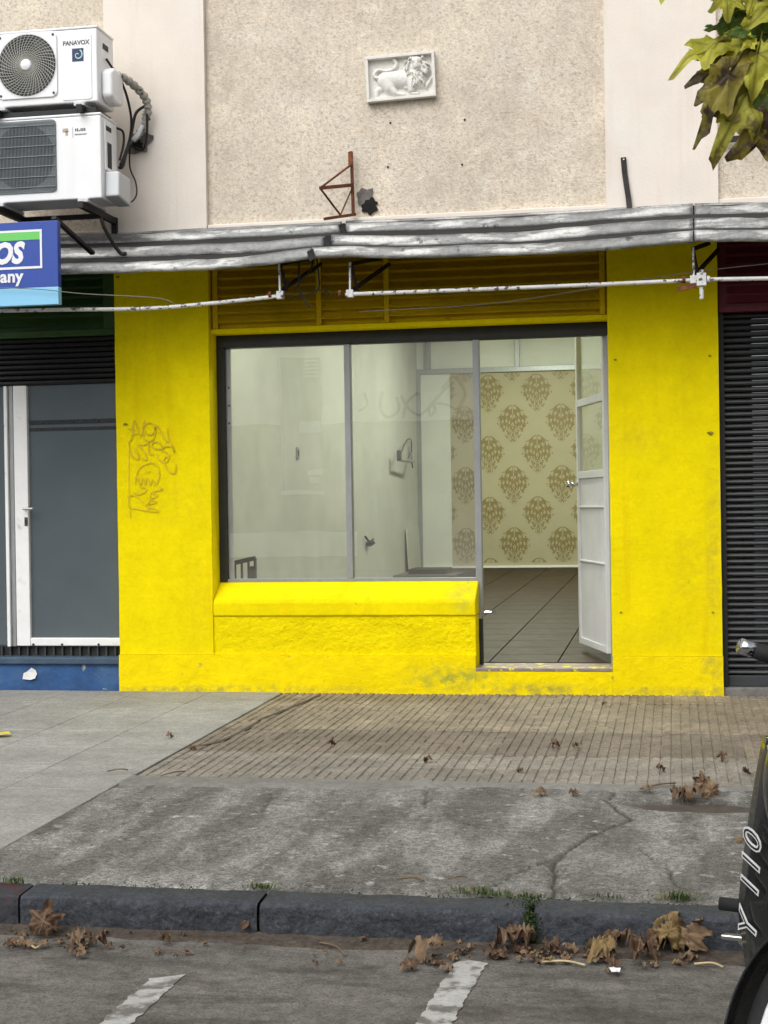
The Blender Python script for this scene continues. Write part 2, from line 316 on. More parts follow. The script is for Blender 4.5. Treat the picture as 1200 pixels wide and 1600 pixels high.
dry_m = [mat('dry_leaf_brown', (.115,.066,.038), .75, .35, vscale=30, attr='vein', acol=(.24,.16,.09), col2=(.06,.034,.02), cut=(.5,.65), c2scale=22, trans=.1),  # dark col2 mottling on these leaves also stands in for shadow in their folds
         mat('dry_leaf_tan', (.205,.138,.082), .75, .3, vscale=30, attr='vein', acol=(.17,.105,.055), col2=(.12,.075,.042), cut=(.52,.66), c2scale=22, trans=.1),
         mat('dry_leaf_yellow', (.23,.16,.068), .7, .3, vscale=30, attr='vein', acol=(.24,.17,.06), col2=(.15,.085,.04), cut=(.52,.66), c2scale=22, trans=.1)]
twig_m = mat('twig', (.16,.11,.07), .85, .3, 30)
straw_m = mat('straw', (.50,.40,.22), .7, .2, 30)
paper_m = mat('paper_scrap', (.78,.78,.76), .7, .05, 20)
yscrap_m = mat('yellow_scrap', (.72,.58,.01), .6, .05, 20)
bark = mat('bark', (.17,.145,.11), .9, .25, 9, .01, 40, col2=(.34,.31,.24), cut=(.55,.6), c2scale=7)
twigdark = mat('young_twig', (.045,.035,.025), .8, .3, 20)
moto_black = mat('moto_black', (.010,.011,.012), .28, .1, 8, coat=.5)
moto_rubber = mat('rubber', (.014,.014,.015), .75, .2, 20, .002, 60)
moto_white = mat('moto_white_rim', (.74,.75,.76), .35, .04, 8)
chrome = mat('chrome', (.62,.63,.65), .15, .05, 8, metal=1)
gunmetal = mat('gunmetal', (.10,.105,.11), .4, .15, 12, metal=.7)
red_lens = mat('red_lens', (.25,.01,.01), .2, .05, 8)
pane_m = glass('shop_glass', ior=.15, haze=.05)
door_glass = glass('door_glass', ior=.04, haze=.02, tint=(.93,.95,.92))
lens_m = mat('headlamp_lens', (.45,.50,.55), .08, .1, 8, coat=1)

# ------------------------------------------------------------------ ground
XL, XR = -9.0, 9.0
m = M(); m.add([(-60,-60,ROAD-.02),(60,-60,ROAD-.02),(60,KF+.05,ROAD-.02),(-60,KF+.05,ROAD-.02)], [(0,1,2,3)])
struct(m.build('ground', soil))
def road_fn(u, v):
    x = XL+(XR-XL)*u; y = -12.6+(12.6+KF+.03)*v
    return (x, y, ROAD+.0008*mnoise.noise((x*1.3, y*1.9, 3)))
road = struct(M().grid(road_fn, 150, 70).build('road', road_m, smooth=True))
# dirt that has gathered in the gutter
mm = M(); N = 160; xs = np.linspace(-3.4, 1.9, N)
def gut(x, k): return KF+.012-(.0 if k == 0 else .13+.10*mnoise.noise((x*2.3,1,0))+.05*mnoise.noise((x*9,4,0)))
vv = [(x, gut(x,0)+(gut(x,1)-gut(x,0))*j/4, ROAD+(.012,.009,.006,.003,-.006)[j]+.004*mnoise.noise((x*14, j*1.3, 5))*(1 if 0<j<4 else .2)) for x in xs for j in range(5)]
mm.add(vv, [(i*5+j, (i+1)*5+j, (i+1)*5+j+1, i*5+j+1) for i in range(N-1) for j in range(4)])
gd = mm.build('gutter_dirt', gutter_m, road, smooth=True); gd['kind'] = 'stuff'
def ragged(poly, name, step=.012, amp=.006):
    pts = []; n = len(poly)
    for i in range(n):
        a, b = Vector(poly[i]), Vector(poly[(i+1)%n]); k = max(2, int((b-a).length/step))
        for j in range(k):
            p = a.lerp(b, j/k); p.x += amp*mnoise.noise(p*37)*2; p.y += amp*mnoise.noise(p*31+Vector((5,0,0)))*2; pts.append(p)
    mm = M(); mm.add([(p.x, p.y, ROAD+.003) for p in pts], [tuple(range(len(pts)))])
    return mm.build(name, paint_line, road)
def stretch_line(tl, tr, bl, br):
    a, b, c_, d_ = R(*tl), R(*tr), R(*bl), R(*br)
    return [a, b, d_+(d_-b)*2.2, c_+(c_-a)*2.2]
ragged(stretch_line((237,1529),(290,1524),(165,1592),(215,1592)), 'parking_line')
ragged(stretch_line((716,1497),(760,1506),(652,1598),(708,1598)), 'parking_line')

# pavement: bed, smooth slabs, ribbed tiles, old concrete, kerb stones
side = M().add([(-12,0.6,-.016),(12,0.6,-.016),(12,KB+.03,gz(KB)-.016),(-12,KB+.03,gz(KB)-.016)], [(0,3,2,1)]).build('sidewalk', soil)
struct(side)
XB = -2.53
def slab_mesh(w, d, name, ma):
    h = .03; c = .004
    p = [(0,0),(w,0),(w,d),(0,d)]; q = [(c,c),(w-c,c),(w-c,d-c),(c,d-c)]
    return M().add([(x,-y,-h-GS*y) for x,y in p]+[(x,-y,-.003-GS*y) for x,y in p]+[(x,-y,-GS*y) for x,y in q],
        [(0,1,2,3)]+[(i,i+4,(i+1)%4+4,(i+1)%4) for i in range(4)]+[(i+4,i+8,(i+1)%4+8,(i+1)%4+4) for i in range(4)]+[(8,11,10,9)]).mesh(name, ma)
sw, sdp = .49, .53
sm = slab_mesh(sw-.003, sdp-.003, 'paving_slab', pave)
for i in range(9):
    for j in range(9):
        o = obj('paving_slab', sm, side); y0 = -.001-j*sdp
        o.location = (XB-.004-(i+1)*sw, y0, gz(y0)+rnd.uniform(-.0007,.0007))
TW, TD, NR = .408, .36, 8
def rib_mesh(ma, seed):
    r = random.Random(seed); mm = M(); p = TW/NR
    mm.add([(0,0,-.0068),(TW,0,-.0068),(TW,-TD,-.0068-GS*TD),(0,-TD,-.0068-GS*TD)], [(0,3,2,1)])
    for k in range(NR):
        a = k*p+.006; b = (k+1)*p-.0045; cuts = [0, TD/3+r.uniform(-.02,.02), 2*TD/3+r.uniform(-.02,.02)]
        for ci, y0 in enumerate(cuts):
            y1 = (cuts+[TD])[ci+1]-.0035; h = r.uniform(-.003,.001)-(.004 if r.random() < .06 else 0); c = .004
            x0, x1 = a+r.uniform(-.001,.001), b+r.uniform(-.001,.001)
            mm.add([(x0,-y0,-.0068-GS*y0),(x1,-y0,-.0068-GS*y0),(x1,-y1,-.0068-GS*y1),(x0,-y1,-.0068-GS*y1),
                    (x0+c,-y0-c,h-GS*y0),(x1-c,-y0-c,h-GS*y0),(x1-c,-y1+c,h-GS*y1),(x0+c,-y1+c,h-GS*y1)],
                   [(4,7,6,5),(0,4,5,1),(1,5,6,2),(2,6,7,3),(3,7,4,0)])
    return mm.mesh('ribbed_tile', ma)
ribs = {}
for k, ma in enumerate((rib_a, rib_b, rib_c)): ribs[k] = [rib_mesh(ma, 10*k+q) for q in range(3)]
for j in range(8):
    for i in range(13):
        k = 0 if j < 4 else (1 if j < 6 else 2)
        if rnd.random() < .03: k = rnd.choice((0,1,2))
        o = obj('ribbed_tile', rnd.choice(ribs[k]), side); y0 = -.002-j*TD
        o.location = (XB+.004+i*TW, y0, gz(y0)+rnd.uniform(-.002,.0015))
for pl in ([(500,1086),(478,1096),(450,1108),(424,1118),(404,1126)],[(404,1128),(385,1139),(362,1151),(338,1160),(310,1166)]):
    pts = [G(*q)+Vector((0,0,.003)) for q in pl]; M().ribbon(spline(pts, 4), [.03*(.5+rnd.random()*.6) for _ in spline(pts, 4)], (0,0,1)).build('crack', soil, side)
# mortar strip and concrete height field with cracks and a pothole
cr = [[(865,1399),(866,1372),(865,1350),(874,1340),(890,1325),(908,1314),(925,1305),(950,1294),(970,1287),(987,1280),(976,1272),(967,1267),(950,1250),(958,1240),(960,1228)],
      [(760,1390),(790,1371),(815,1360),(840,1351),(860,1345)], [(1067,1400),(1052,1375),(1045,1360),(1025,1345),(1010,1334),(1000,1327)],
      [(665,1228),(664,1245),(664,1262)], [(425,1233),(421,1250),(410,1270)], [(925,1305),(880,1296),(820,1299),(770,1297),(720,1286)],
      [(240,1245),(215,1258),(190,1276),(160,1282)], [(1000,1317),(1080,1316),(1150,1315)], [(987,1280),(1010,1268),(1060,1258)]]
cw = [.011,.007,.006,.006,.006,.004,.004,.003,.005]
Y0, Y1, X0, X1 = -2*TD*4-.004, KB-.004, XB+.004, 2.9
nx, ny = 400, 150
gx = np.linspace(X0, X1, nx+1); gy = np.linspace(Y0, Y1, ny+1); PX, PY = np.meshgrid(gx, gy)
crack = np.zeros_like(PX)
jit = np.array([[.012*mnoise.noise((x*16, y*16, 0)) for x in gx] for y in gy])
for pl, w_ in zip(cr, cw):
    P = [G(*p) for p in pl]
    for a, b in zip(P[:-1], P[1:]):
        ax, ay, bx, by = a.x, a.y, b.x, b.y; L2 = (bx-ax)**2+(by-ay)**2+1e-9
        t = np.clip(((PX-ax)*(bx-ax)+(PY-ay)*(by-ay))/L2, 0, 1)
        dd = np.hypot(PX-ax-t*(bx-ax)+jit, PY-ay-t*(by-ay)+jit*.7)
        crack = np.maximum(crack, np.clip(1.25-dd/w_, 0, 1))
big = np.array([[mnoise.noise((x*1.1, y*1.4, 2))*.008+mnoise.noise((x*6, y*6, 7))*.003 for x in gx] for y in gy])
pc = G(1092, 1257)
pot = np.clip(1.3-np.hypot((PX-pc.x)/.34, (PY-pc.y)/.13)+jit*14+big*20, 0, 1); pot = pot*pot*(3-2*pot)
edge = np.clip((PY-(Y1+.05))/.05, 0, 1)
H = PY*GS+big*np.clip((Y0-PY)/.2, 0.15, 1)-crack*.014-pot*.03-(1-edge)*.012+jit*.12
md = M(); md.v = list(zip(PX.ravel().tolist(), PY.ravel().tolist(), H.ravel().tolist()))
W1 = nx+1; md.f = [(j*W1+i, (j+1)*W1+i, (j+1)*W1+i+1, j*W1+i+1) for j in range(ny) for i in range(nx)]
co = md.build('concrete_slab', concrete, side, smooth=True)
at = co.data.attributes.new('crack', 'FLOAT', 'POINT'); at.data.foreach_set('value', np.clip(crack.ravel()*1.1+pot.ravel()*.8, 0, 1).astype(np.float32))
mp_ = M(); xs = np.linspace(X0, X1, 120)
vv = []
for x in xs:
    e = .10+.05*mnoise.noise((x*1.7,0,9))+.02*mnoise.noise((x*9,0,3))+(.10 if x < -.9 else 0)*max(0, min(1, (-.9-x)*2))
    for k, f_ in enumerate((0,.5,.85,1)): vv.append((x, Y0+.003-e*f_, gz(Y0-e*f_)+(.007,.009,.008,-.006)[k]))
mp_.add(vv, [(i*4+k, i*4+k+1, (i+1)*4+k+1, (i+1)*4+k) for i in range(119) for k in range(3)])
mp_.build('mortar_strip', mortar, side, smooth=True)

kerb = M().box(-9, 9, KF+.03, KB-.012, ROAD-.03, gz(KB)-.05).build('kerb', soil); struct(kerb)
def kerb_stone(x0, x1, ma, seed):
    top = gz(KB)+.004; prof = [(KB-.006, ROAD), (KB-.006, top-.012), (KB-.018, top)]
    for k in range(7):
        a = math.pi/2*k/6; r = .018; prof.append((KF+r-r*math.sin(a), top-.006-r+r*math.cos(a)))
    z = top-.024
    prof += [(KF-.002, z-(z-ROAD)*q) for q in (.1,.2,.3,.4,.5,.6,.7,.8,.9,1.05)]
    k = len(prof); n = max(4, int((x1-x0)/.009)); mm = M(); vv = []
    for i in range(n+1):
        x = x0+(x1-x0)*i/n; e = min(i, n-i); sh = .008*max(0, 1-e/1.5)
        for j, (y, z_) in enumerate(prof):
            q = mnoise.noise((x*9+seed, y*9, z_*9))*.007+mnoise.noise((x*28, y*28, z_*28+seed))*.005+mnoise.noise((x*60, y*60, z_*60+seed))*.0025
            vv.append((x+q*.3, y+(sh if y < KB-.05 else 0)-q*(1 if y < KF+.05 else 0), z_-sh*.6+(q*.6 if z_ > ROAD+.02 else 0)))
    mm.add(vv, [(i*k+j, i*k+j+1, (i+1)*k+j+1, (i+1)*k+j) for i in range(n) for j in range(k-1)]+[tuple(range(k)), tuple(n*k+j for j in range(k-1,-1,-1))])
    return mm.build('kerb_stone', ma, kerb, smooth=True)
kx = [W(px, 1430, KF).x for px in (30, 403, 830)]
for i, (a, b, ma) in enumerate(((kx[0]-1.85,kx[0]-.95,kerb_m),(kx[0]-.94,kx[0]-.006,kerb_red),(kx[0],kx[1]-.006,kerb_m),(kx[1]+.004,kx[2]-.012,kerb_m),(kx[2]+.006,kx[2]+.95,kerb_m),(kx[2]+.96,kx[2]+1.95,kerb_m))):
    kerb_stone(a, b, ma, i*3.7)

# ------------------------------------------------------------------ the building
B = thing('shop_building', 'pale rendered building with a vacant bright yellow shopfront at street level', 'building', (-1.7, 0, 0))
def rough_box(name, x0, x1, y0, y1, z0, z1, ma, amp=.004, step=.05, parent=B, foot=0):
    """front-facing slab whose front face is slightly uneven"""
    nu, nv = max(2, int((x1-x0)/step)), max(2, int((z1-z0)/step))
    def fn(u, v):
        x = x0+(x1-x0)*u; z = z0+(z1-z0)*v; e = 1 if 0 < u < 1 and 0 < v < 1 else .25
        q = mnoise.noise((x*3.1, z*3.1, y0*7))*amp+mnoise.noise((x*13, z*13, 4))*amp*.35
        return (x+(mnoise.noise((0, z*6, x*5))*amp*.6 if u in (0, 1) else 0), y0-q*e, z)
    mm = M().grid(fn, nu, nv)
    W1 = nu+1; ring = [i for i in range(W1)]+[j*W1+nu for j in range(1, nv+1)]+[nv*W1+i for i in range(nu-1,-1,-1)]+[j*W1 for j in range(nv-1,0,-1)]
    o0 = len(mm.v); mm.v += [(mm.v[i][0], y1, mm.v[i][2]) for i in ring]; n = len(ring)
    mm.f += [(ring[k], o0+k, o0+(k+1)%n, ring[(k+1)%n]) for k in range(n)]
    mm.f.append(tuple(o0+k for k in range(n)))
    o = mm.build(name, ma, parent, smooth=True); o.data.set_sharp_from_angle(angle=math.radians(35)); return o
PLX0, PLX1, PRX0, PRX1 = -3.655, -3.005, -.396, .283
ZP, ZT, ZL = .244, .165, 2.368
# ground-storey piers
rough_box('pier', PLX0, PLX1, 0, .32, ZP, 3.04, yellow, .004)
rough_box('pier', PRX0, PRX1, 0, .32, ZP, 3.04, yellow, .004)
rough_box('plinth', PLX0-.004, PRX0-.866, -.012, .31, -.03, ZP-.002, yellow_low, .006)
rough_box('plinth', PRX0+.003, PRX1+.004, -.012, .31, -.03, ZP-.002, yellow_low, .006)
rough_box('plinth', PRX0-.865, PRX0+.002, -.010, .27, -.03, ZT-.022, yellow_low, .006)
# door step slab edge
M().box(PRX0-.868, PRX0-.001, -.012, .30, ZT-.021, ZT).build('threshold', mat('threshold_stone', (.25,.20,.17), .6, .2, 12, .002, 40, fleck=(.7,.58,.02), fcut=(.56,.60), fscale=14), B, bevel=.004)
# low wall below the window with a sloping sill
PX1 = -1.262
rough_box('low_wall', PLX1+.001, PX1, .012, .30, ZP-.001, .497, yellow_rough, .007, .035)
sl = M(); sl.extr([(.000,.499),(.000,.585),(.012,.605),(.165,.712),(.30,.712),(.30,.499)], PLX1+.001, PX1+.004, 30)
o = sl.build('sill', yellow, B, bevel=.008)
# lintel with louvred panels
rough_box('lintel', PLX1+.001, PRX0-.001, .085, .34, ZL+.03, 3.04, yellow_shaded, .002, .08)
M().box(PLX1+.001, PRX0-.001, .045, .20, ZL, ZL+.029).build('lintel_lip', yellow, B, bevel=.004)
lx0, lx1 = PLX1+.02, PRX0-.02
zA, zB = ZL+.12, 2.93
posts = [lx0, W(497, 430, .05).x, W(603, 430, .05).x, lx1]
for x in (posts[0]+.012, posts[1], posts[2], posts[3]-.012):
    M().box(x-.018, x+.018, .050, .086, ZL+.031, zB).build('louvre_post', yellow_shaded, B, bevel=.004)
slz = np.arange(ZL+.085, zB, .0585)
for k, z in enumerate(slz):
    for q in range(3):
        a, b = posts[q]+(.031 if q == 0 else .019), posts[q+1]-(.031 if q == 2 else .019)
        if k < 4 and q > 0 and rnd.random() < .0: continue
        o = M().extr([(.083,z+.036),(.040,z-.008),(.036,z-.016),(.044,z-.016),(.084,z+.020)], a, b).build('louvre_slat', yellow_shaded, B)
# upper storey: smooth pilasters and recessed rough panels
for (a, b) in ((-3.70,-3.004), (-.392,.297), (-7.3,-6.6), (3.0,3.7)):
    rough_box('pilaster', a, b, -.002, .33, 3.042, 6.4, pink, .002, .1)
for (a, b) in ((-6.599,-3.701), (-3.003,-.393), (.298,2.999)):
    rough_box('wall_panel', a, b, .040, .33, 3.085, 6.4, stucco, .003, .1)
    M().box(a, b, .012, .33, 3.042, 3.084).build('panel_ledge', pink, B, bevel=.006)
M().box(-7.3, 3.7, .331, .55, 2.6, 6.4).build('backing_wall', stucco, B)
M().box(-7.3, 3.7, .55, 11.8, 3.92, 4.1).build('upper_floor', int_white, B)

# small blemishes on the pale wall: bolt holes, a broken-through hole
for px, py in ((610,192),(726,187),(606,261),(722,257)):
    p = W(px, py, .036); M().disc((p.x, .0385, p.z), (0,-1,0), .007, 10, .003).build('bolt_hole', hole_m, B)
def blob(px, py, Y, rx, rz, ma, name, seed, n=26, amp=.35, dome=.004):
    c = W(px, py, Y); mm = M(); vv = [(c.x, Y-dome, c.z)]
    for k in range(n):
        a = 2*math.pi*k/n; q = 1+amp*mnoise.noise((math.cos(a)*1.7+seed, math.sin(a)*1.7, seed))*1.6
        vv.append((c.x+rx*q*math.cos(a), Y, c.z+rz*q*math.sin(a)))
    mm.add(vv, [(0, (k+1)%n+1, k+1) for k in range(n)]); return mm.build(name, ma, B)
blob(570, 310, .034, .055, .075, stain_m, 'cement_patch', 3.1)
blob(578, 322, .027, .052, .052, hole_m, 'broken_hole', 8.3)
for px, py, r in ((961,562,.008),(1109,556,.008),(1110,677,.016),(970,957,.007),(1114,957,.007),(196,663,.012),(184,433,.010)):
    blob(px, py, -.006, r*1.2, r*.8, mat('paint_chip', (.28,.22,.02), .9, .3, 30), 'paint_chip', px*.13, 12)

# graffiti tag on the left pier (pen strokes)
def gpx(X, Y): return W(180+X/8.89, 640+Y/8.89, -.0065)
strokes = [[(180,265),(235,270),(268,150),(300,250),(345,360)],[(225,385),(265,340),(320,335)],[(232,370),(255,270)],[(405,145),(385,260),(372,365)],
 [(395,300),(400,225),(470,180),(540,215),(548,290),(490,350),(430,330),(398,280)],[(390,330),(400,400),(455,440),(520,415),(552,330)],[(345,365),(385,350)],
 [(552,330),(575,215),(640,320),(700,420),(745,450)],[(728,250),(730,350),(760,460),(805,530),(818,590)],[(190,450),(200,560),(230,640),(310,690),(325,640),(262,530)],[(240,390),(195,450)],
 [(300,485),(380,490),(450,470)],[(330,500),(400,580),(430,650),(425,700),(365,680)],[(455,445),(460,530),(470,605),(540,625)],[(500,505),(520,455),(590,450),(640,490),(648,540),(600,550),(530,530),(495,500)],
 [(600,545),(680,580),(735,620),(745,670),(710,725),(670,715),(690,665),(730,650)],[(650,545),(690,515),(780,510),(818,560),(812,610)],[(575,620),(600,680),(660,735)],[(680,735),(720,830),(790,885),(835,860),(845,760)],
 [(275,1030),(300,900),(330,830),(400,770),(500,738),(570,770),(605,840),(608,930),(575,1040)],[(300,900),(325,1000),(350,1050)],[(350,1050),(385,950),(415,1040),(445,950),(490,1040),(520,970),(548,1060)],[(425,880),(440,860)],[(465,885),(475,855)],
 [(340,1070),(440,1110),(330,1180),(250,1150)],[(170,1205),(240,1190),(310,1220),(380,1285)],[(195,1200),(195,1350),(320,1380),(440,1405),(580,1420),(585,1395),(450,1350),(430,1325),(575,1280),(500,1250),(580,1190),(520,1150),(650,1105),(600,1080)],
 [(500,1140),(480,1240),(455,1400)],[(195,450),(190,700),(188,1000),(192,1200)],[(205,1350),(208,1500)]]
for i, s_ in enumerate(strokes):
    pts = spline([gpx(*q) for q in s_], 5)
    w_ = .0095 if i < 19 else .008
    if i >= len(strokes)-2: w_ = .005
    M().ribbon(pts, [w_*(.8+.4*rnd.random()) for _ in pts]).build('graffiti_stroke', graff, B)

# ------------------------------------------------------------------ shop window and door
WY = .20
wx0, wx1 = PLX1+.001, PRX0-.001
win = M(); win.box(wx0, wx1, WY-.03, WY+.06, ZL-.085, ZL-.001)
o = win.build('window_head', dark_frame, B, bevel=.003)
M().box(wx0, wx0+.05, WY-.03, WY+.06, .713, ZL-.086).build('window_frame', dark_frame, B)
m1 = W(545, 700, WY).x; m2 = W(746, 700, WY).x
zt = ZL-.086
M().box(m1-.020, m1+.020, WY-.022, WY+.045, .735, zt).build('mullion', alu, B, bevel=.003)
M().box(m2-.021, m2+.021, WY-.022, WY+.045, ZT+.30, zt).build('mullion', alu, B, bevel=.003)
M().box(m2-.016, m2+.016, WY-.016, WY+.04, ZT, ZT+.299).build('mullion_foot', dark_frame, B)
M().box(wx0+.051, m1-.021, WY-.02, WY+.04, .713, .734).build('bottom_rail', alu, B)
M().box(m1-.021, m2-.022, WY-.021, WY+.041, .713, .7335).build('bottom_rail', alu, B)
for a, b in ((wx0+.051, m1-.0205), (m1+.0205, m2-.0215)):
    M().box(a, b, WY+.006, WY+.012, .735, zt-.001).build('window_pane', pane_m, B)
M().box(wx0+.052, wx0+.085, WY+.013, WY+.03, .735, zt-.002).build('inner_stile', mat('stile', (.55,.56,.52), .5), B)
for z in (2.02, 1.90, 1.78): M().disc((wx0+.07, WY+.0135, z), (0,-1,0), .008, 8, .004).build('screw', dark_frame, B)
# door jamb and latch
M().box(wx1-.014, wx1, WY-.02, WY+.03, ZT, zt).build('door_jamb', alu, B)
p = W(757, 957, WY-.02)
la = M(); la.tube([(m2+.02, WY-.01, p.z),(m2+.09, WY-.005, p.z)], .008, 8); la.box(m2+.015, m2+.03, WY-.03, WY+.0, p.z-.03, p.z+.03); la.disc((m2+.095, WY-.015, p.z+.005), (0,-1,0), .017, 10, .02)
la.build('latch', chrome, B)
# open door leaf, hinged on the right
hinge = Vector((wx1-.022, WY+.03, 0)); dirv = Vector((-.225, .765, 0)).normalized(); nrmv = Vector((-dirv.y, dirv.x, 0))   # nrmv faces the room's left
DL = .80
def dp(s_, z, off=0): return Vector((hinge.x, hinge.y, 0))+dirv*s_+nrmv*off+Vector((0,0,z))
def dbar(name, s0, s1, z0, z1, t, ma, par, off=0, bev=.003):
    mm = M(); mm.obox((dp(s0,z0,off)+dp(s1,z1,off))/2, dirv*(s1-s0)/2, nrmv*t/2, Vector((0,0,(z1-z0)/2))); return mm.build(name, ma, par, bevel=bev)
zb, zd = .235, 2.40
door = dbar('door', .045, DL-.045, zb+.045, 1.40, .012, door_paint, B)
dbar('stile', 0, .044, zb, zd, .04, door_paint, door); dbar('stile', DL-.044, DL, zb, zd, .04, door_paint, door)
for z0, z1 in ((zb, zb+.044), (.805,.817), (1.175,1.187), (1.375,1.425), (1.87,1.92), (zd-.04, zd)):
    dbar('rail', .0445, DL-.0445, z0, z1, .036, door_paint, door)
dbar('pane', .045, DL-.045, 1.426, 1.869, .006, door_glass, door, bev=0); dbar('pane', .045, DL-.045, 1.921, zd-.041, .006, door_glass, door, bev=0)
hd = M(); a = dp(DL-.03, 1.34, .02); hd.tube([a, a+nrmv*.05], .011, 10); hd.tube([a+nrmv*.05, a+nrmv*.075], .022, 12); hd.tube([a-nrmv*.04, a-nrmv*.09], .012, 10); hd.tube([a-nrmv*.09, a-nrmv*.11], .022, 12)
hd.build('handle', chrome, door, smooth=True)

# ------------------------------------------------------------------ the room behind
BY = 11.05; FR = .17/11.05
def fz(y): return ZT+.005+FR*max(0, y-.3)
fl = struct(M().add([(-3.6,.26,fz(.26)-.012),(.6,.26,fz(.26)-.012),(.6,BY+.5,fz(BY+.5)-.012),(-3.6,BY+.5,fz(BY+.5)-.012)], [(0,1,2,3)]).build('interior_floor', grout))
ts = .45
tmesh = M().add([(0,0,-.01),(ts-.006,0,-.01),(ts-.006,ts-.006,FR*ts-.01),(0,ts-.006,FR*ts-.01),(.002,.002,0),(ts-.008,.002,0),(ts-.008,ts-.008,FR*ts),(.002,ts-.008,FR*ts)],
   [(4,5,6,7),(0,1,5,4),(1,2,6,5),(2,3,7,6),(3,0,4,7)]).mesh('floor_tile', floor_tile)
for i in range(9):
    for j in range(24):
        o = obj('floor_tile', tmesh, fl); y0 = .305+j*ts; o.location = (-3.44+i*ts-.02, y0, fz(y0))
        if y0 > BY-.6: o.scale = (1, (BY+.05-y0)/ts, (BY+.05-y0)/ts)
LWX = -3.45
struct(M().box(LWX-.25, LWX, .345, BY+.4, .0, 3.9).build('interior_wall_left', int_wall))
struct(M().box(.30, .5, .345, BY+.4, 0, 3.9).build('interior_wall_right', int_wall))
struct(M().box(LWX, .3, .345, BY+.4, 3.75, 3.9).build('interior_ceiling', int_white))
# back partition with glazed top lights and wallpaper
pz = lambda px, py: W(px, py, BY)
zbr, ztr = pz(800,886).z, pz(780,577).z
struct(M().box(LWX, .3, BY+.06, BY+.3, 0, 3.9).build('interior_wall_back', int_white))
part = thing('glazed_partition', 'aluminium framed partition with damask wallpaper panels at the back of the room', 'partition', (-1.5, BY, fz(BY)))
xp0, xp1 = pz(655,700).x, .29
M().box(xp0-.03, xp0+.03, BY-.03, BY+.05, zbr-.06, ztr-.04).build('post', alu, part)
M().box(xp0+.031, xp1, BY-.025, BY+.05, ztr-.04, ztr+.03).build('transom', alu, part, bevel=.004)
M().box(xp0-.03, xp0+.030, BY-.026, BY+.05, ztr-.039, ztr+.03).build('transom_end', alu, part)
M().box(xp0+.031, xp1, BY-.03, BY+.05, zbr-.06, zbr+.02).build('bottom_rail', white_metal, part, bevel=.004)
um = pz(808,545).x
for x in (um, um-1.22, um+1.22):
    if x > xp0: M().box(x-.028, x+.028, BY-.02, BY+.05, ztr+.031, 3.74).build('top_mullion', alu, part)
xw = pz(704,700).x
M().box(xp0+.031, xw, BY+.010, BY+.03, zbr+.021, ztr-.041).build('plain_panel', int_white, part)
wp = M().box(xw+.001, xp1, BY+.012, BY+.03, zbr+.021, ztr-.041).build('wallpaper_panel', wallpaper, part)
# damask motif: flat print cut from a symmetric lacy outline
def motif():
    nx_, nz_ = 72, 94; w, h = .42, .54; mm = M(); cache = {}
    def vid(i, j):
        if (i, j) not in cache:
            cache[(i,j)] = len(mm.v); mm.v.append(((i/nx_-.5)*w, 0, (j/nz_-.5)*h))
        return cache[(i,j)]
    for j in range(nz_):
        for i in range(nx_):
            x = ((i+.5)/nx_-.5)*2; y = ((j+.5)/nz_-.5)*2; ax = abs(x)
            # ogee outline with a leafy edge
            t = (y+1)/2
            prof = float(np.interp(t, (0,.04,.12,.22,.32,.42,.52,.60,.70,.80,.90,.96,1), (0,.10,.30,.50,.66,.86,.98,1.0,.92,.74,.48,.26,0)))
            leafy = prof*(1+.09*math.sin(t*40)+.04*math.sin(t*83+1))
            if ax > leafy: continue
            rad = math.hypot(ax, (y+.55)*.85); ang = math.atan2(ax, y+.55); r2 = math.hypot(ax-.30, (y+.42)*1.1); th2 = math.atan2(y+.42, ax-.30)
            ink = True
            if math.sin(ang*15)*math.sin(rad*17+ang*3) > .45: ink = False
            if abs(math.sin(ang*7.5)) < .10 and rad > .35: ink = False
            if abs(r2-.19-.035*math.sin(2*th2)) < .035: ink = False
            if ax < .035 and math.sin(y*26) > .2: ink = False
            if leafy-ax < .16 and math.sin(t*44+ax*6) > .55: ink = False
            if y < -.62 and .10 < ax < .16: ink = False
            if ink: mm.f.append((vid(i,j), vid(i+1,j), vid(i+1,j+1), vid(i,j+1)))
    return mm.mesh('motif', motif_m)
mo = motif()
ox, oz = pz(838,614).x, pz(838,614).z; rx_, rz_ = .655, .83
for i in range(-3, 4):
    for j in range(-4, 3):
        for hx, hz in ((0,0),(.5,.5)):
            x = ox+(i+hx)*rx_; z = oz+(j+hz)*rz_
            if xw+.22 < x < xp1-.25 and zbr+.31 < z < ztr-.32:
                o = obj('motif', mo, wp); o.location = (x, BY+.0105, z)
def half_motif(x, z, lo, hi):               # print trimmed by the panel edge
    src = mo; mm = M(); keep = {}
    for pgn in src.polygons:
        vv = [src.vertices[k].co for k in pgn.vertices]
        if all(xw+.003 < x+q.x < xp1 and lo < z+q.z < hi for q in vv):
            mm.add([(x+q.x, BY+.0105, z+q.z) for q in vv], [(0,1,2,3)])
    if mm.v: mm.build('motif', motif_m, wp)
for i in range(-4, 4):
    for j in range(-4, 3):
        for hx, hz in ((0,0),(.5,.5)):
            x = ox+(i+hx)*rx_; z = oz+(j+hz)*rz_
            if not (xw+.22 < x < xp1-.25 and zbr+.31 < z < ztr-.32) and xw-.2 < x < xp1-.2 and zbr-.26 < z < ztr+.26: half_motif(x, z, zbr+.06, ztr-.045)
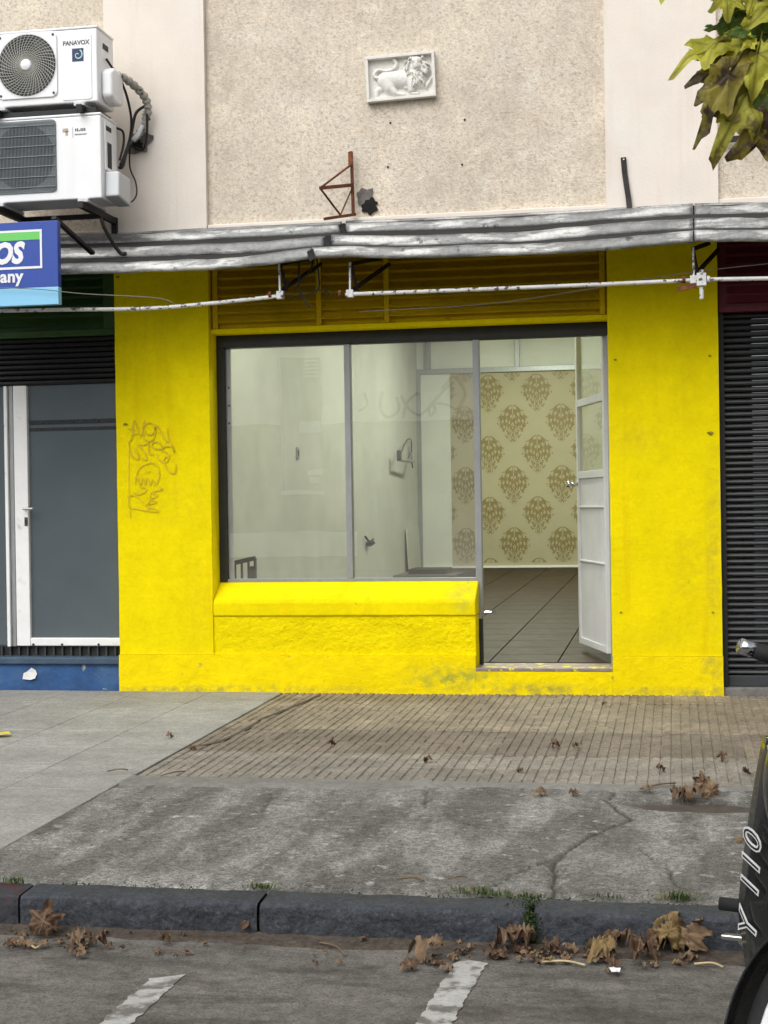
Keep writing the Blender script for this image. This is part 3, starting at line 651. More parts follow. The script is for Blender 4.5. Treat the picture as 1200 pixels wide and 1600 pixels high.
# ceiling lights that light the room (out of view above the window head)
tube_e = bpy.data.materials.new('lit_tube'); tube_e.use_nodes = True
_n = tube_e.node_tree.nodes; _p = _n['Principled BSDF']; _p.inputs['Emission Color'].default_value = (.93, 1, .80, 1); _p.inputs['Emission Strength'].default_value = 15
for q, (x, y) in enumerate(((-1.7, 2.2), (-1.7, 5.8), (-1.7, 8.6))):
    t = thing('ceiling_light', 'twin tube fluorescent ceiling light inside the vacant shop', 'light', (x, y, 3.75), 'lights on the shop ceiling')
    M().box(x-.08, x+.08, y-.62, y+.62, 3.70, 3.749).build('housing', int_white, t)
    for s_ in (-.04, .04): M().tube([(x+s_, y-.58, 3.675),(x+s_, y+.58, 3.675)], .014, 10).build('tube', tube_e, t)
    ld = bpy.data.lights.new('tube_light', 'AREA'); ld.shape = 'RECTANGLE'; ld.size = .2; ld.size_y = 1.2; ld.energy = 62; ld.color = (.95, 1, .82)
    lo = bpy.data.objects.new('tube_light', ld); C.objects.link(lo); lo.location = (x, y, 3.64); lo.parent = t

# things in the room
def on_left(px, py):                        # pixel -> point on the room's left wall
    d = ray(px, py); return CAM+d*((LWX-CAM.x)/d.x)
p = on_left(624, 708)
t = thing('wall_bracket', 'grey swing-arm wall bracket hanging loose on the bare side wall', 'bracket', p)
q = on_left(638, 705); e = on_left(606, 715); x = LWX
M().box(x+.001, x+.015, q.y-.05, q.y+.05, q.z-.08, q.z+.06).build('wall_plate', alu, t, bevel=.004)
M().tube([(x+.03, q.y, q.z-.03),(x+.16, (q.y+e.y)/2+.2, e.z-.03),(x+.13, e.y+.1, e.z-.03)], .018, 8).build('arm', alu, t)
M().box(x+.10, x+.15, e.y+.06, e.y+.15, e.z-.04, e.z+.09).build('mount_head', gunmetal, t, bevel=.006)
M().tube(spline([(x+.13, e.y+.15, e.z+.02),(x+.1, (q.y+e.y)/2, q.z+.10),(x+.04, q.y, q.z+.14),(x+.03, q.y+.05, q.z-.10),(x+.04, q.y+.1, q.z-.22)], 6), .008, 6).build('cable', cable_m, t)
p = on_left(464, 708)
t = thing('light_switch', 'small grey switch plate on the bare side wall', 'switch', p)
M().box(LWX+.001, LWX+.014, p.y-.045, p.y+.045, p.z-.055, p.z+.055).build('plate', alu, t, bevel=.003)
M().box(LWX+.014, LWX+.02, p.y-.015, p.y+.015, p.z-.03, p.z+.03).build('rocker', text_dark, t)
p = on_left(572, 850)
t = thing('pipe_stub', 'broken pipe stub sticking out low on the bare side wall', 'pipe', p)
M().tube([(LWX-.02, p.y, p.z),(LWX+.05, p.y, p.z),(LWX+.09, p.y+.01, p.z+.03)], .03, 10).build('stub', gunmetal, t)
M().tube(spline([(LWX+.02, p.y-.14, p.z+.09),(LWX+.05, p.y-.06, p.z+.03),(LWX+.06, p.y+.12, p.z+.05)], 5), .012, 6).build('wire', cable_m, t)
p = G(676, 889, fz(6.8)); 
yy = 9.6
t = thing('dark_board', 'dark flat board lying on the floor against the partition', 'board', (pz(676,889).x, yy, fz(yy)))
a = W(644, 893, yy).x; b = W(702, 893, yy).x
M().box(a, b, yy-.3, yy+.25, fz(yy)+.02, fz(yy)+.085).build('board', mat('dark_board', (.035,.028,.024), .7, .2, 8), t, bevel=.006)
M().box(a-.25, b+.15, yy-.55, yy+.35, fz(yy-.5)+.002, fz(yy)+.019).build('base_sheet', mat('grey_sheet', (.13,.12,.10), .8, .2, 6), t)
t = thing('leaning_panel', 'pale rectangular panel leaning against the side wall near the partition', 'panel', (LWX+.1, 10.0, fz(10.0)))
a = on_left(641, 826)
M().prism([(LWX+.05, 9.9, fz(10)),(LWX+.05, 10.8, fz(10.8)),(LWX+.02, 10.8, a.z+.02),(LWX+.02, 9.9, a.z)], (.02,0,0)).build('panel', int_wall, t)
# slatted metal chair seen over the sill
cc = W(378, 900, .95)
t = thing('slatted_chair', 'dark slatted metal chair standing just behind the shop window', 'chair', (cc.x, .95, fz(.95)))
zc_ = fz(.95); topz = W(378, 881, .95).z+.03
x0, x1 = W(352, 890, .95).x, W(396, 890, .95).x-.0
bk = M(); bk.bar((x0-.12, .75, topz-.07), (x1, 1.0, topz+.01), .03, .03); bk.bar((x0-.12,.75,topz-.34),(x1,1.0,topz-.28), .03, .03); bk.build('back_frame', iron, t)
for k in range(9):
    f_ = k/8; px_ = x0-.12+(x1-x0+.12)*f_; py_ = .75+.25*f_
    M().bar((px_, py_, topz-.34+.06*f_), (px_, py_, topz-.07+.08*f_), .022 if k < 8 else .04, .012).build('back_slat', iron, t)
M().box(x0-.15, x1, .74, 1.20, zc_+.40, zc_+.43).build('seat', iron, t)
for (a, b) in ((x0-.13,.76),(x1-.02,.99),(x0-.13,1.18),(x1-.02,1.18)):
    M().bar((a,b,zc_),(a,b,zc_+.40 if b > 1.1 else topz-.05), .028, .028, up=(1,0,0)).build('leg', iron, t)

# ------------------------------------------------------------------ neighbouring shop on the left
t = thing('neighbour_shop', 'shopfront with grey filmed glass door, blue base and green louvres beside the yellow pier', 'shop', (-4.6, 0, 0))
NX1 = PLX0-.005; NX0 = -6.6
rough_box('base', NX0, NX1, .015, .3, -.03, .175, blue_base, .005, parent=t)
M().box(NX0, NX1+.0, -.01, .28, .176, .222).build('ledge', blue_ledge, t, bevel=.008)
M().box(NX0, NX1, .13, .28, .2225, .285).build('gap_board', dark_frame, t)
for k in range(26):
    x = NX1-.07-k*.063
    if x > NX0: M().box(x-.006, x+.006, .108, .128, .2225, .284).build('gap_rib', dark_shutter, t)
def ax(px): return W(px, 800, .12).x
zg0, zg1 = W(110, 996, .12).z, W(110, 601, .12).z
M().box(ax(48), NX1-.002, .118, .126, zg0+.0, zg1).build('door_glass', frosted, t)
gd_ = M().box(ax(26), ax(47), .09, .16, zg0-.055, zg1).build('door_stile', white_metal, t, bevel=.004)
M().box(ax(47)+.001, NX1-.001, .092, .16, zg0-.055, zg0-.001).build('door_rail', white_metal, t, bevel=.006)
M().box(ax(12), ax(17), .08, .16, zg0-.06, zg1).build('frame_stile', white_metal, t, bevel=.003)
M().box(ax(18.0), ax(24.5), .10, .17, zg0-.06, zg1).build('frame_stile', alu, t, bevel=.003)
M().box(NX0, ax(12)-.001, .118, .126, zg0-.05, zg1).build('side_glass', frosted, t)
for px in (52, 97, 154):
    p = W(px, 1007, .09); M().disc((p.x, .0915, p.z), (0,-1,0), .008, 8, .004).build('screw', dark_frame, t)
for py, h in ((659,.030),(670,.022)):
    p = W(110, py, .117); M().box(ax(48.5), NX1-.003, .1145, .1175, p.z-h/2, p.z+h/2).build('film_band', film_band, t)
p = W(42, 795, .09)
hm = M(); hm.tube([(p.x-.01,.09,p.z),(p.x-.01,.05,p.z),(p.x+.06,.05,p.z)], .008, 8); hm.build('door_handle', alu, t)
p = W(41, 815, .09); M().box(p.x-.012, p.x+.012, .085, .0905, p.z-.03, p.z+.03).build('lock_plate', gunmetal, t, bevel=.003)
M().box(p.x-.004, p.x+.004, .082, .0852, p.z-.012, p.z+.012).build('keyhole', black_housing, t)
# lowered end of a rolling shutter, housing and green louvres above
zs1 = W(100, 527, .10).z
n_s = 9
for k in range(n_s):
    z0 = zg1+.002+(zs1-zg1)*k/n_s; h = (zs1-zg1)/n_s
    M().extr([(.16,z0),(.10,z0+.002),(.085,z0+h*.35),(.09,z0+h*.75),(.12,z0+h-.003),(.16,z0+h-.003)], NX0, NX1-.001).build('shutter_slat', black_housing, t)
rough_box('louvre_panel', NX0, NX1-.001, .085, .3, zs1+.001, 3.04, green_paint, .001, .2, parent=t)
zz = W(100, 522, .05).z
M().box(NX0, NX1-.001, .055, .084, zs1+.001, zs1+.045).build('louvre_lip', green_paint, t, bevel=.004)
for x in (NX1-.05, NX1-1.35): M().box(x-.045, x+.045, .056, .0845, zs1+.046, 3.0).build('louvre_post', green_paint, t)
for k in range(9):
    z = zs1+.095+k*.062
    M().extr([(.083,z+.036),(.056,z-.006),(.052,z-.014),(.062,z-.014),(.084,z+.022)], NX1-1.304, NX1-.096).build('louvre_slat', green_paint, t)
# torn sticker on the blue base
st = [(37,1052),(43,1049),(50,1043),(56,1047),(58,1053),(55,1060),(49,1062),(35,1061)]
M().prism([Vector((W(a,b,.006).x, .006-.01*math.sin((a-35)*.13), W(a,b,.006).z)) for a, b in st], (0,.001,0)).build('torn_sticker', paper_m, t)

# shop on the right: closed roller shutter
t = thing('shuttered_shop', 'shopfront closed by a dark grey roller shutter with a maroon lintel', 'shop', (1.4, 0, 0))
SX0, SX1 = PRX1+.006, 3.0
zl = W(1165, 487, .05).z
prof = [(.16,0),(.135,.002),(.112,.007),(.104,.016),(.108,.026),(.128,.033),(.138,.0352),(.16,.0352)]
pm = M().extr([(y, z) for y, z in prof], SX0+.03, SX1).mesh('shutter_slat', dark_shutter)
zb0 = .075; pitch = .0385; z = zb0+.04
while z < zl-.02:
    o = obj('shutter_slat', pm, t); o.location = (0, rnd.uniform(-.004,.003), z); o.rotation_euler = (0, rnd.uniform(-.0008,.0008), rnd.uniform(-.0015,.0015)); z += pitch
    o.matrix_parent_inverse = Matrix.Identity(4)
M().box(SX0+.03, SX1, .10, .15, zb0-.03, zb0+.038).build('bottom_bar', dark_shutter, t, bevel=.004)
M().box(SX0, SX0+.029, .07, .2, -.02, zl).build('shutter_guide', black_housing, t)
M().box(SX0, SX1, .02, .3, -.03, .043).build('door_step', mortar, t, bevel=.006)
rough_box('lintel', SX0, SX1, .06, .3, zl+.001, 3.04, maroon, .001, .2, parent=t)
M().box(SX0, SX1, .035, .059, zl+.001, zl+.03).build('lintel_lip', maroon, t)
for k in range(8):
    z = zl+.07+k*.06; M().extr([(.058,z+.034),(.040,z-.004),(.036,z-.012),(.046,z-.012),(.059,z+.022)], SX0+.05, SX1-.05).build('louvre_slat', maroon, t)
M().box(SX1, 9, .1, .4, -.03, 3.04).build('side_wall', pink, t)

# ------------------------------------------------------------------ canopy edge of weathered sheet metal
cn = thing('metal_canopy', 'weathered grey sheet metal canopy with three peeling rounded edges above the shopfronts', 'canopy', (-1.7, -.3, 2.85))
CY = (-.11, -.37, -.66)
tops = {0: [(-60,372),(90,367),(175,366),(330,358),(500,350),(534,348)], 1: [(541,347),(700,341),(945,328),(1083,320)], 2: [(1085,320),(1200,318),(1400,316)]}
strip_px = [  # (left piece), (right piece), (corner piece): centre line and half height in pixels
   ([(-60,380),(100,376),(250,371),(390,365),(534,358)], [(541,357),(700,352),(800,348),(950,338),(1083,329)], [(1085,329),(1200,327),(1400,325)], 8.8),
   ([(-60,402),(100,397),(250,393),(390,388),(508,378)], [(518,376),(650,377),(800,371),(950,360),(1083,350)], [(1085,350),(1200,349),(1400,348)], 9.8),
   ([(-60,427),(100,421),(250,417),(390,408),(486,397)], [(488,396),(560,394),(800,392),(950,381),(1083,370)], [(1085,369),(1200,368),(1400,368)], 9.4)]
edge_pts = []
for s_, (L_, R_, Q_, hp) in enumerate(strip_px):
    ep = []
    for piece in (L_, R_, Q_):
        pts = [W(px, py, CY[s_]+.03) for px, py in piece]
        pts = spline(pts, 10); ep += pts
        r = hp/244*(9.775+CY[s_])/9.775
        mm = M(); n = 14; vv = []; K = len(pts)
        for i, q in enumerate(pts):
            for k in range(n):
                a = 2*math.pi*k/n; dn_ = 1+.10*mnoise.noise((q.x*5, s_*3.3, k*.3))+.12*mnoise.noise((q.x*2, s_*7, 2))
                ca = math.copysign(abs(math.cos(a))**.5, math.cos(a)); sa = math.copysign(abs(math.sin(a))**.9, math.sin(a)); vv.append((q.x, q.y+ca*.020*dn_+.012*sa, q.z+sa*r*dn_+.010*mnoise.noise((q.x*1.6, s_*5.1, 9))+.005*mnoise.noise((q.x*7, s_, 2))))
        mm.add(vv, [(i*n+k, (i+1)*n+k, (i+1)*n+(k+1)%n, i*n+(k+1)%n) for i in range(K-1) for k in range(n)]+[tuple(range(n)), tuple((K-1)*n+k for k in range(n-1,-1,-1))])
        mm.build('edge_strip', canopy_m, cn, smooth=True)
    edge_pts.append(ep)
# sheets joining the strips back to the wall
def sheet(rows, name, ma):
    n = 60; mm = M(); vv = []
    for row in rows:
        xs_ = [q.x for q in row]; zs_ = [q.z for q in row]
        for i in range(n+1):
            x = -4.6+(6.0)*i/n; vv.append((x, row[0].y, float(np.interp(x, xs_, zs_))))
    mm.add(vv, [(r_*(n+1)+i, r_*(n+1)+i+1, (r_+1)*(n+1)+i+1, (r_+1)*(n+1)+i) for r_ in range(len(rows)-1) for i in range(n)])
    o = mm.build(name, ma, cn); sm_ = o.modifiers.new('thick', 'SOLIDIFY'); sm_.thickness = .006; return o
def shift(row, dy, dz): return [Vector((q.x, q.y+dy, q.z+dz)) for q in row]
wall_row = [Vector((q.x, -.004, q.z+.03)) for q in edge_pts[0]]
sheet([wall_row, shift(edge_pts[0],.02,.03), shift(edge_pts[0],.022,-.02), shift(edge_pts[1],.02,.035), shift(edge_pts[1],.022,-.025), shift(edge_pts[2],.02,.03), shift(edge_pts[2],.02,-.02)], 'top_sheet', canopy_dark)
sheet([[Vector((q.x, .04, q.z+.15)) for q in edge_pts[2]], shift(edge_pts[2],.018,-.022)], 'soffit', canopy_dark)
M().box(-8, -4.6, -.64, .02, 2.85, 3.0).build('far_end', canopy_m, cn); M().box(1.4, 3.2, -.64, .02, 2.85, 3.0).build('far_end', canopy_m, cn)
# sealant line where the top sheet meets the wall
for k in (0, 1, 2):
    pts = spline([W(px, py+2, -.012) for px, py in tops[k]], 6)
    M().tube([(q.x, -.014, q.z+.004*mnoise.noise((q.x*9,k,1))) for q in pts], .017, 8).build('wall_flashing', canopy_m, cn, smooth=True)
# torn joint covers
for px, py, Y in ((536,357,-.11),(512,377,-.37),(487,398,-.66)):
    a = W(px, py, Y-.004); M().prism([(a.x-.03,Y-.006,a.z+.02),(a.x+.012,Y-.012,a.z+.035),(a.x+.02,Y-.006,a.z-.02),(a.x-.012,Y-.004,a.z-.04)], (0,.006,0)).build('torn_joint', black_housing, cn)

# hanging pipe rails under the canopy
PYY = -.54
def pipe_thing(label, pix, brs, r=.0125):
    pts = [W(px, py, PYY) for px, py in pix]
    t = thing('hanging_pipe', label, 'pipe', pts[len(pts)//2])
    M().tube(spline(pts, 8), r, 10).build('pipe', pipe_m, t, smooth=True)
    for (a, b) in brs:
        p0, p1 = W(a[0], a[1], PYY), W(b[0], b[1], PYY)
        bm_ = M(); bm_.bar(p0+Vector((0,0,.01)), p1-Vector((0,0,.02)), .018, .012, up=(1,0,0)); bm_.obox(p1, (.022,0,0), (0,.018,0), (0,0,.024)); bm_.build('hanger', pipe_m, t, bevel=.003)
        p2 = W(b[0]-18, b[1], PYY); M().tube([p2, p2+Vector((.018,0,.002))], .022, 10).build('collar', rust, t)
        c2 = M(); k0 = p0+Vector((0,.02,.0)); c2.bar(k0, k0+Vector((.10,.44,.10)), .022, .022); c2.bar(k0+Vector((.0,.02,-.16)), k0+Vector((.16,.44,.06)), .02, .02); c2.bar(k0+Vector((0,.01,0)), k0+Vector((.03,.05,-.16)), .014, .014); c2.build('support_arm', iron, t)
    return t
pipe_thing('peeling white pipe sagging from the blue sign to the first hanger', [(-70,487),(90,484),(230,482),(340,473),(442,462)], [((436,412),(438,461))])
pipe_thing('long peeling white pipe running past the louvres to the valve', [(540,460),(700,454),(900,446),(1080,438)], [((547,412),(547,459))])
t3 = pipe_thing('short white pipe leading from the valve towards the dark shutter', [(1088,437),(1200,435),(1420,431)], [((1083,388),(1084,437))])
v0 = W(1096, 437, PYY-.01)
vm = M(); vm.obox(v0, (.028,0,0), (0,.026,0), (0,0,.038)); vm.tube([v0+Vector((0,0,-.04)), v0+Vector((0,0,-.115))], .014, 10); vm.tube([v0+Vector((.03,0,0)), v0+Vector((.05,0,0))], .022, 10); vm.tube([v0+Vector((0,-.02,.03)), v0+Vector((0,-.02,.055))], .014, 8)
vm.build('valve', pipe_m, t3, bevel=.004)
M().bar(v0+Vector((-.14,0,-.05)), v0+Vector((-.03,0,-.03)), .02, .028).build('valve_lever', rust, t3)
# loose black wires under the canopy
wb = thing('loose_wires', 'tangle of loose black wires dangling beneath the torn canopy joint', 'wires', W(470, 440, -.45))
for pts in ([(490,396),(486,420),(470,438),(462,452)],[(494,398),(498,430),(497,452),(478,460),(450,463)],[(468,404),(467,430),(468,452),(474,466),(485,480)],[(497,452),(510,456),(520,460)],[(452,440),(446,452),(444,464)]):
    M().tube(spline([W(a, b, -.48) for a, b in pts], 6), .0055, 6).build('wire', cable_m, wb)
# thin slack wires across the front
for lab, pts, Y in (('thin slack wire stretched across the blue sign', [(-40,448),(60,452),(130,459),(240,465),(270,473)], -.93), ('thin slack wire running beneath the long pipe to the valve', [(560,487),(760,475),(900,455),(1060,428),(1200,412)], -.45)):
    tag(M().tube(spline([W(a, b, Y) for a, b in pts], 8), .0028, 5).build('slack_wire', mat('wire_grey', (.16,.16,.13), .6), None), lab, 'wire')

# ------------------------------------------------------------------ bits fixed to the upper wall
t = thing('rusty_bracket', 'rusty angle-iron bracket with triangular arm fixed to the stucco', 'bracket', W(550, 335, 0))
Yb = -.01
def wb_(px, py, Y): return W(px, py, Y)
M().bar(wb_(549,237,Yb), wb_(552,335,Yb), .016, .030, up=(0,1,0)).build('upright', rust, t)
M().bar(wb_(547.5,237,Yb-.014), wb_(548,260,Yb-.014), .03, .006, up=(0,1,0)).build('upright_flange', rust, t)
tip = wb_(500, 294, -.30)
M().bar(wb_(551,289,Yb-.01), tip, .014, .022).build('arm', rust, t)
M().tube([wb_(549,257,Yb-.012), tip], .007, 7).build('tie_rod', rust, t); 
fo = wb_(532, 336, -.10)
M().tube([tip, fo], .007, 7).build('tie_rod', rust, t); M().tube([fo, wb_(551,292,Yb-.012)], .005, 7).build('tie_rod', rust, t)
M().bar(wb_(507,342,-.22), wb_(555,335,Yb-.01), .02, .018).build('arm', rust, t)
pk = [wb_(974,246,-.012), wb_(976,270,-.012), wb_(982,310,-.02), wb_(987,358,-.05)]
mm = M()
for a, b in zip(pk[:-1], pk[1:]): mm.bar(a, b+(b-a)*.02, .034, .010, up=(0,1,0))
t = thing('iron_strap', 'bare black iron strap standing above the canopy on the smooth pilaster', 'strap', pk[-1]); mm.build('strap', iron, t)
M().disc(W(974.5,249,-.022), (0,-1,0), .005, 8, .003).build('bolt_hole', sign_white, t)
t = thing('leaf_bar', 'short dark metal bar on the wall behind the hanging leaves', 'bar', W(1145,217,0)); M().bar(W(1128,219,-.01), W(1172,215,-.01), .02, .035).build('bar', iron, t)

# lion relief plaque
LW, LH = .452, .292
lc = (W(571,88)+W(681,152))/2
def lion():
    nu, nv = 200, 130; u = np.linspace(0,1,nu+1); v = np.linspace(0,1,nv+1); U, V = np.meshgrid(u, v)
    X = U*LW; Z = V*LH; hgt = np.zeros_like(X)
    def cap(p, q, r0, r1, h0, h1=None):
        nonlocal hgt
        h1 = h0 if h1 is None else h1
        ax_, az, bx, bz = p[0]*LW, p[1]*LH, q[0]*LW, q[1]*LH
        L2 = (bx-ax_)**2+(bz-az)**2+1e-9; t_ = np.clip(((X-ax_)*(bx-ax_)+(Z-az)*(bz-az))/L2, 0, 1)
        d_ = np.hypot(X-ax_-t_*(bx-ax_), Z-az-t_*(bz-az)); r_ = (r0+(r1-r0)*t_)*LW
        val = 1.8*(h0+(h1-h0)*t_)*np.sqrt(np.clip(1-(d_/r_)**2, 0, 1))
        k = .0016; mx = np.maximum(hgt, val); hgt = mx+k*.25*np.clip(1-np.abs(hgt-val)/k, 0, 1)**2*(val > 0)
    # far legs first (low relief)
    cap((.28,.36),(.14,.25),.062,.042,.011); cap((.14,.25),(.125,.10),.040,.032,.011); cap((.125,.09),(.18,.085),.024,.022,.010)
    cap((.74,.30),(.86,.25),.045,.032,.011); cap((.86,.25),(.945,.44),.030,.026,.011)
    # body, haunch, near legs
    cap((.27,.48),(.70,.45),.120,.135,.020,.022); cap((.27,.46),(.33,.31),.120,.100,.023); cap((.33,.31),(.41,.17),.078,.046,.022); cap((.41,.15),(.53,.10),.042,.034,.02)
    cap((.64,.40),(.645,.18),.075,.046,.024); cap((.65,.11),(.73,.10),.032,.028,.02); cap((.56,.27),(.64,.24),.03,.03,.012)
    # tail
    tl = [(.19,.52),(.13,.55),(.125,.64),(.19,.70),(.30,.665),(.40,.70),(.445,.80),(.41,.90)]
    tl = [(q.x,q.y) for q in spline([(a,b,0) for a,b in tl], 5)]
    for a, b in zip(tl[:-1], tl[1:]): cap(a, b, .030, .030, .014)
    # mane: tufts round the head and down the chest
    r_ = random.Random(4)
    cap((.72,.68),(.74,.42),.165,.12,.021)
    for k in range(46):
        a = r_.uniform(0, 2*math.pi); rr = r_.uniform(.10,.165); cx_, cz_ = .725+rr*math.cos(a), .70+rr*1.45*math.sin(a)
        if cz_ > .90: continue
        cap((cx_,cz_),(cx_+.035*math.cos(a)+.01,cz_-.05), .022,.012,.027)
    for k in range(22):
        cx_, cz_ = r_.uniform(.66,.83), r_.uniform(.30,.58); cap((cx_,cz_),(cx_+r_.uniform(-.02,.02),cz_-.06), .020,.010,.026)
    # face
    cap((.735,.80),(.745,.70),.085,.075,.034); cap((.745,.74),(.755,.66),.038,.045,.041); cap((.755,.645),(.76,.62),.042,.034,.036)
    for a, b in (((.66,.88),(.665,.86)),((.83,.88),(.825,.86))): cap(a, b, .030,.026,.030)
    for ex in (.70,.785): hgt -= .008*np.exp(-(((X-ex*LW)/(.018*LW))**2+((Z-.755*LH)/(.026*LH))**2))*(hgt > .02)
    hgt -= .008*np.exp(-(((X-.755*LW)/(.05*LW))**2+((Z-.625*LH)/(.012*LH))**2))*(hgt > .02)
    hgt += np.array([[.0012*mnoise.noise((x*60, z*60, 1)) for x in u*LW] for z in v*LH])
    mm = M(); mm.v = list(zip((X-LW/2).ravel().tolist(), (-hgt).ravel().tolist(), (Z-LH/2).ravel().tolist()))
    W1 = nu+1; mm.f = [(j*W1+i, j*W1+i+1, (j+1)*W1+i+1, (j+1)*W1+i) for j in range(nv) for i in range(nu)]
    return mm
t = tag(bpy.data.objects.new('lion_plaque', None), 'white plaster relief of a standing lion in a rectangular frame on the stucco', 'plaque'); C.objects.link(t)
t.location = (lc.x, .038, lc.z); t.rotation_euler = (0, math.radians(-1.7), 0)
lo_ = lion(); lo_.v = [(x, y-.008, z) for x, y, z in lo_.v]
o = lo_.build('lion_relief', plaque_m, t, smooth=True)
M().box(-LW/2, LW/2, -.005, 0, -LH/2, LH/2).build('back_plate', plaque_m, t)
fw_ = .018; fd = -.050
for nm, bx in (('top', (-LW/2,LW/2,fd,.0,LH/2-fw_,LH/2)),('b', (-LW/2,LW/2,fd,.0,-LH/2,-LH/2+fw_)),('l', (-LW/2,-LW/2+fw_,fd,.0,-LH/2+fw_,LH/2-fw_)),('r', (LW/2-fw_,LW/2,fd,.0,-LH/2+fw_,LH/2-fw_))):
    M().box(*bx).build('frame_bar', plaque_m, t, bevel=.002)

# ------------------------------------------------------------------ air conditioners
def rrect(cx_, cz_, w, h, r, n=5):
    out = []
    for sx, sz, a0 in ((1,-1,-90),(1,1,0),(-1,1,90),(-1,-1,180)):
        for k in range(n+1):
            a = math.radians(a0+90*k/n); out.append((cx_+sx*(w/2-r)+r*math.cos(a), cz_+sz*(h/2-r)+r*math.sin(a)))
    return out
AY = -.56; AD = .29
def ac_common(label, x1, z0, z1, wdt, casing):
    t = thing('air_conditioner', label, 'air conditioner', ((x1-wdt/2), AY+AD/2, z0), 'outdoor units stacked on the wall')
    M().box(x1-wdt, x1, AY, AY+AD, z0+.012, z1-.016).build('casing', casing, t, bevel=.010, seg=3)
    M().box(x1-wdt-.003, x1+.003, AY-.003, AY+AD+.003, z1-.0155, z1).build('lid', casing, t, bevel=.005)
    for fx in (x1-wdt+.13, x1-.12):
        M().box(fx-.035, fx+.035, AY-.02, AY+AD+.02, z0-.012, z0+.0115).build('foot', ac_side, t, bevel=.004)
    return t
# upper unit
ux1 = W(152, 100, AY).x; uz1 = W(150, 39, AY).z; uz0 = W(155, 161, AY).z; uw = .78
U = ac_common('upper white outdoor unit with spiral wire fan grille and blue swirl badge', ux1, uz0, uz1, uw, ac_white)
fc = W(43, 103, AY); fr = .198
M().prism([(x, AY-.001, z) for x, z in rrect(fc.x, fc.z, fr*2.04, fr*2.10, .04)], (0,-.009,0)).build('fan_surround', ac_white, U, bevel=.003)
M().disc((fc.x, AY-.010, fc.z), (0,-1,0), fr*.985, 48, .002).build('fan_opening', ac_dark, U)
bl = M()
for k in range(3):
    a0 = k*2*math.pi/3; pts = []
    for j in range(9):
        a = a0+j*.12; pts.append((fc.x+math.cos(a)*.05, AY-.0125, fc.z+math.sin(a)*.05)); 
    for j in range(9):
        a = a0+1.25-j*.10; pts.append((fc.x+math.cos(a)*.175, AY-.0125, fc.z+math.sin(a)*.175))
    bl.add(pts, [tuple(range(len(pts)))])
bl.build('fan_blade', mat('fan_plastic', (.06,.062,.06), .5), U)
gr = M()
for k in range(44):
    a0 = 2*math.pi*k/44; pts = []
    for j in range(9):
        s_ = j/8; r_ = .030+(fr*.99-.030)*s_; a = a0+1.05*s_-.35*s_*s_; pts.append((fc.x+r_*math.cos(a), AY-.022+.008*s_, fc.z-r_*math.sin(a)))
    gr.tube(pts, .0021, 4, cap=False)
gr.build('wire_grille', ac_pale, U)
gr = M()
for k in range(9):
    r_ = fr*(.36+.08*k); gr.tube([(fc.x+r_*math.cos(a), AY-.019, fc.z+r_*math.sin(a)) for a in np.linspace(0, 2*math.pi, 41)], .0011, 4, cap=False)
gr.build('ring_wires', ac_pale, U)
M().lathe([(.0,-.034),(.030,-.033),(.036,-.028),(.036,-.012)], (fc.x, AY, fc.z), (0,1,0), 24).build('hub', ac_white, U, smooth=True)
for sx in (-1,1):
    for sz in (-1,1): M().disc((fc.x+sx*fr*.90, AY-.0105, fc.z+sz*fr*.93), (0,-1,0), .008, 8, .003).build('screw', ac_dark, U)
pc_ = W(121, 100, AY)
M().prism([(x, AY-.0005, z) for x, z in rrect(pc_.x-.004, (uz0+uz1)/2-.008, .198, uz1-uz0-.075, .015)], (0,-.004,0)).build('front_panel', ac_white, U, bevel=.003)
tp = W(98.5, 72, AY)
text_obj('brand_lettering', 'PANAVOX', .040, text_dark, U, (tp.x, AY-.0048, tp.z), (1,0,0), (0,0,1), bold=.0012, thick=.0006, sx=.93)
lg = W(122, 86, AY); s_ = .038
M().box(lg.x-s_, lg.x+s_, AY-.0062, AY-.0046, lg.z-s_*1.08, lg.z+s_*1.08).build('badge', logo_blue, U)
pts = [(lg.x+(.004+.0042*a)*math.cos(a+.5), AY-.0066, lg.z+(.004+.0042*a)*math.sin(a+.5)) for a in np.linspace(0, 6.9, 40)]
M().ribbon(pts, [.004+.0045*(i/40) for i in range(40)]).build('badge_swirl', logo_light, U)
for px, py, w, h in ((163,60,.09,.028),): M().box(ux1, ux1+.003, AY+.10, AY+.10+w, uz1-.12, uz1-.085).build('hand_hole', ac_dark, U)
M().extr([(AY+.06,uz0+.06),(AY+.12,uz0+.03),(AY+.24,uz0+.03),(AY+.27,uz0+.06),(AY+.27,uz0+.22),(AY+.24,uz0+.25),(AY+.12,uz0+.25),(AY+.06,uz0+.22)], ux1+.001, ux1+.075).build('valve_cover', ac_white, U, bevel=.02, seg=3)
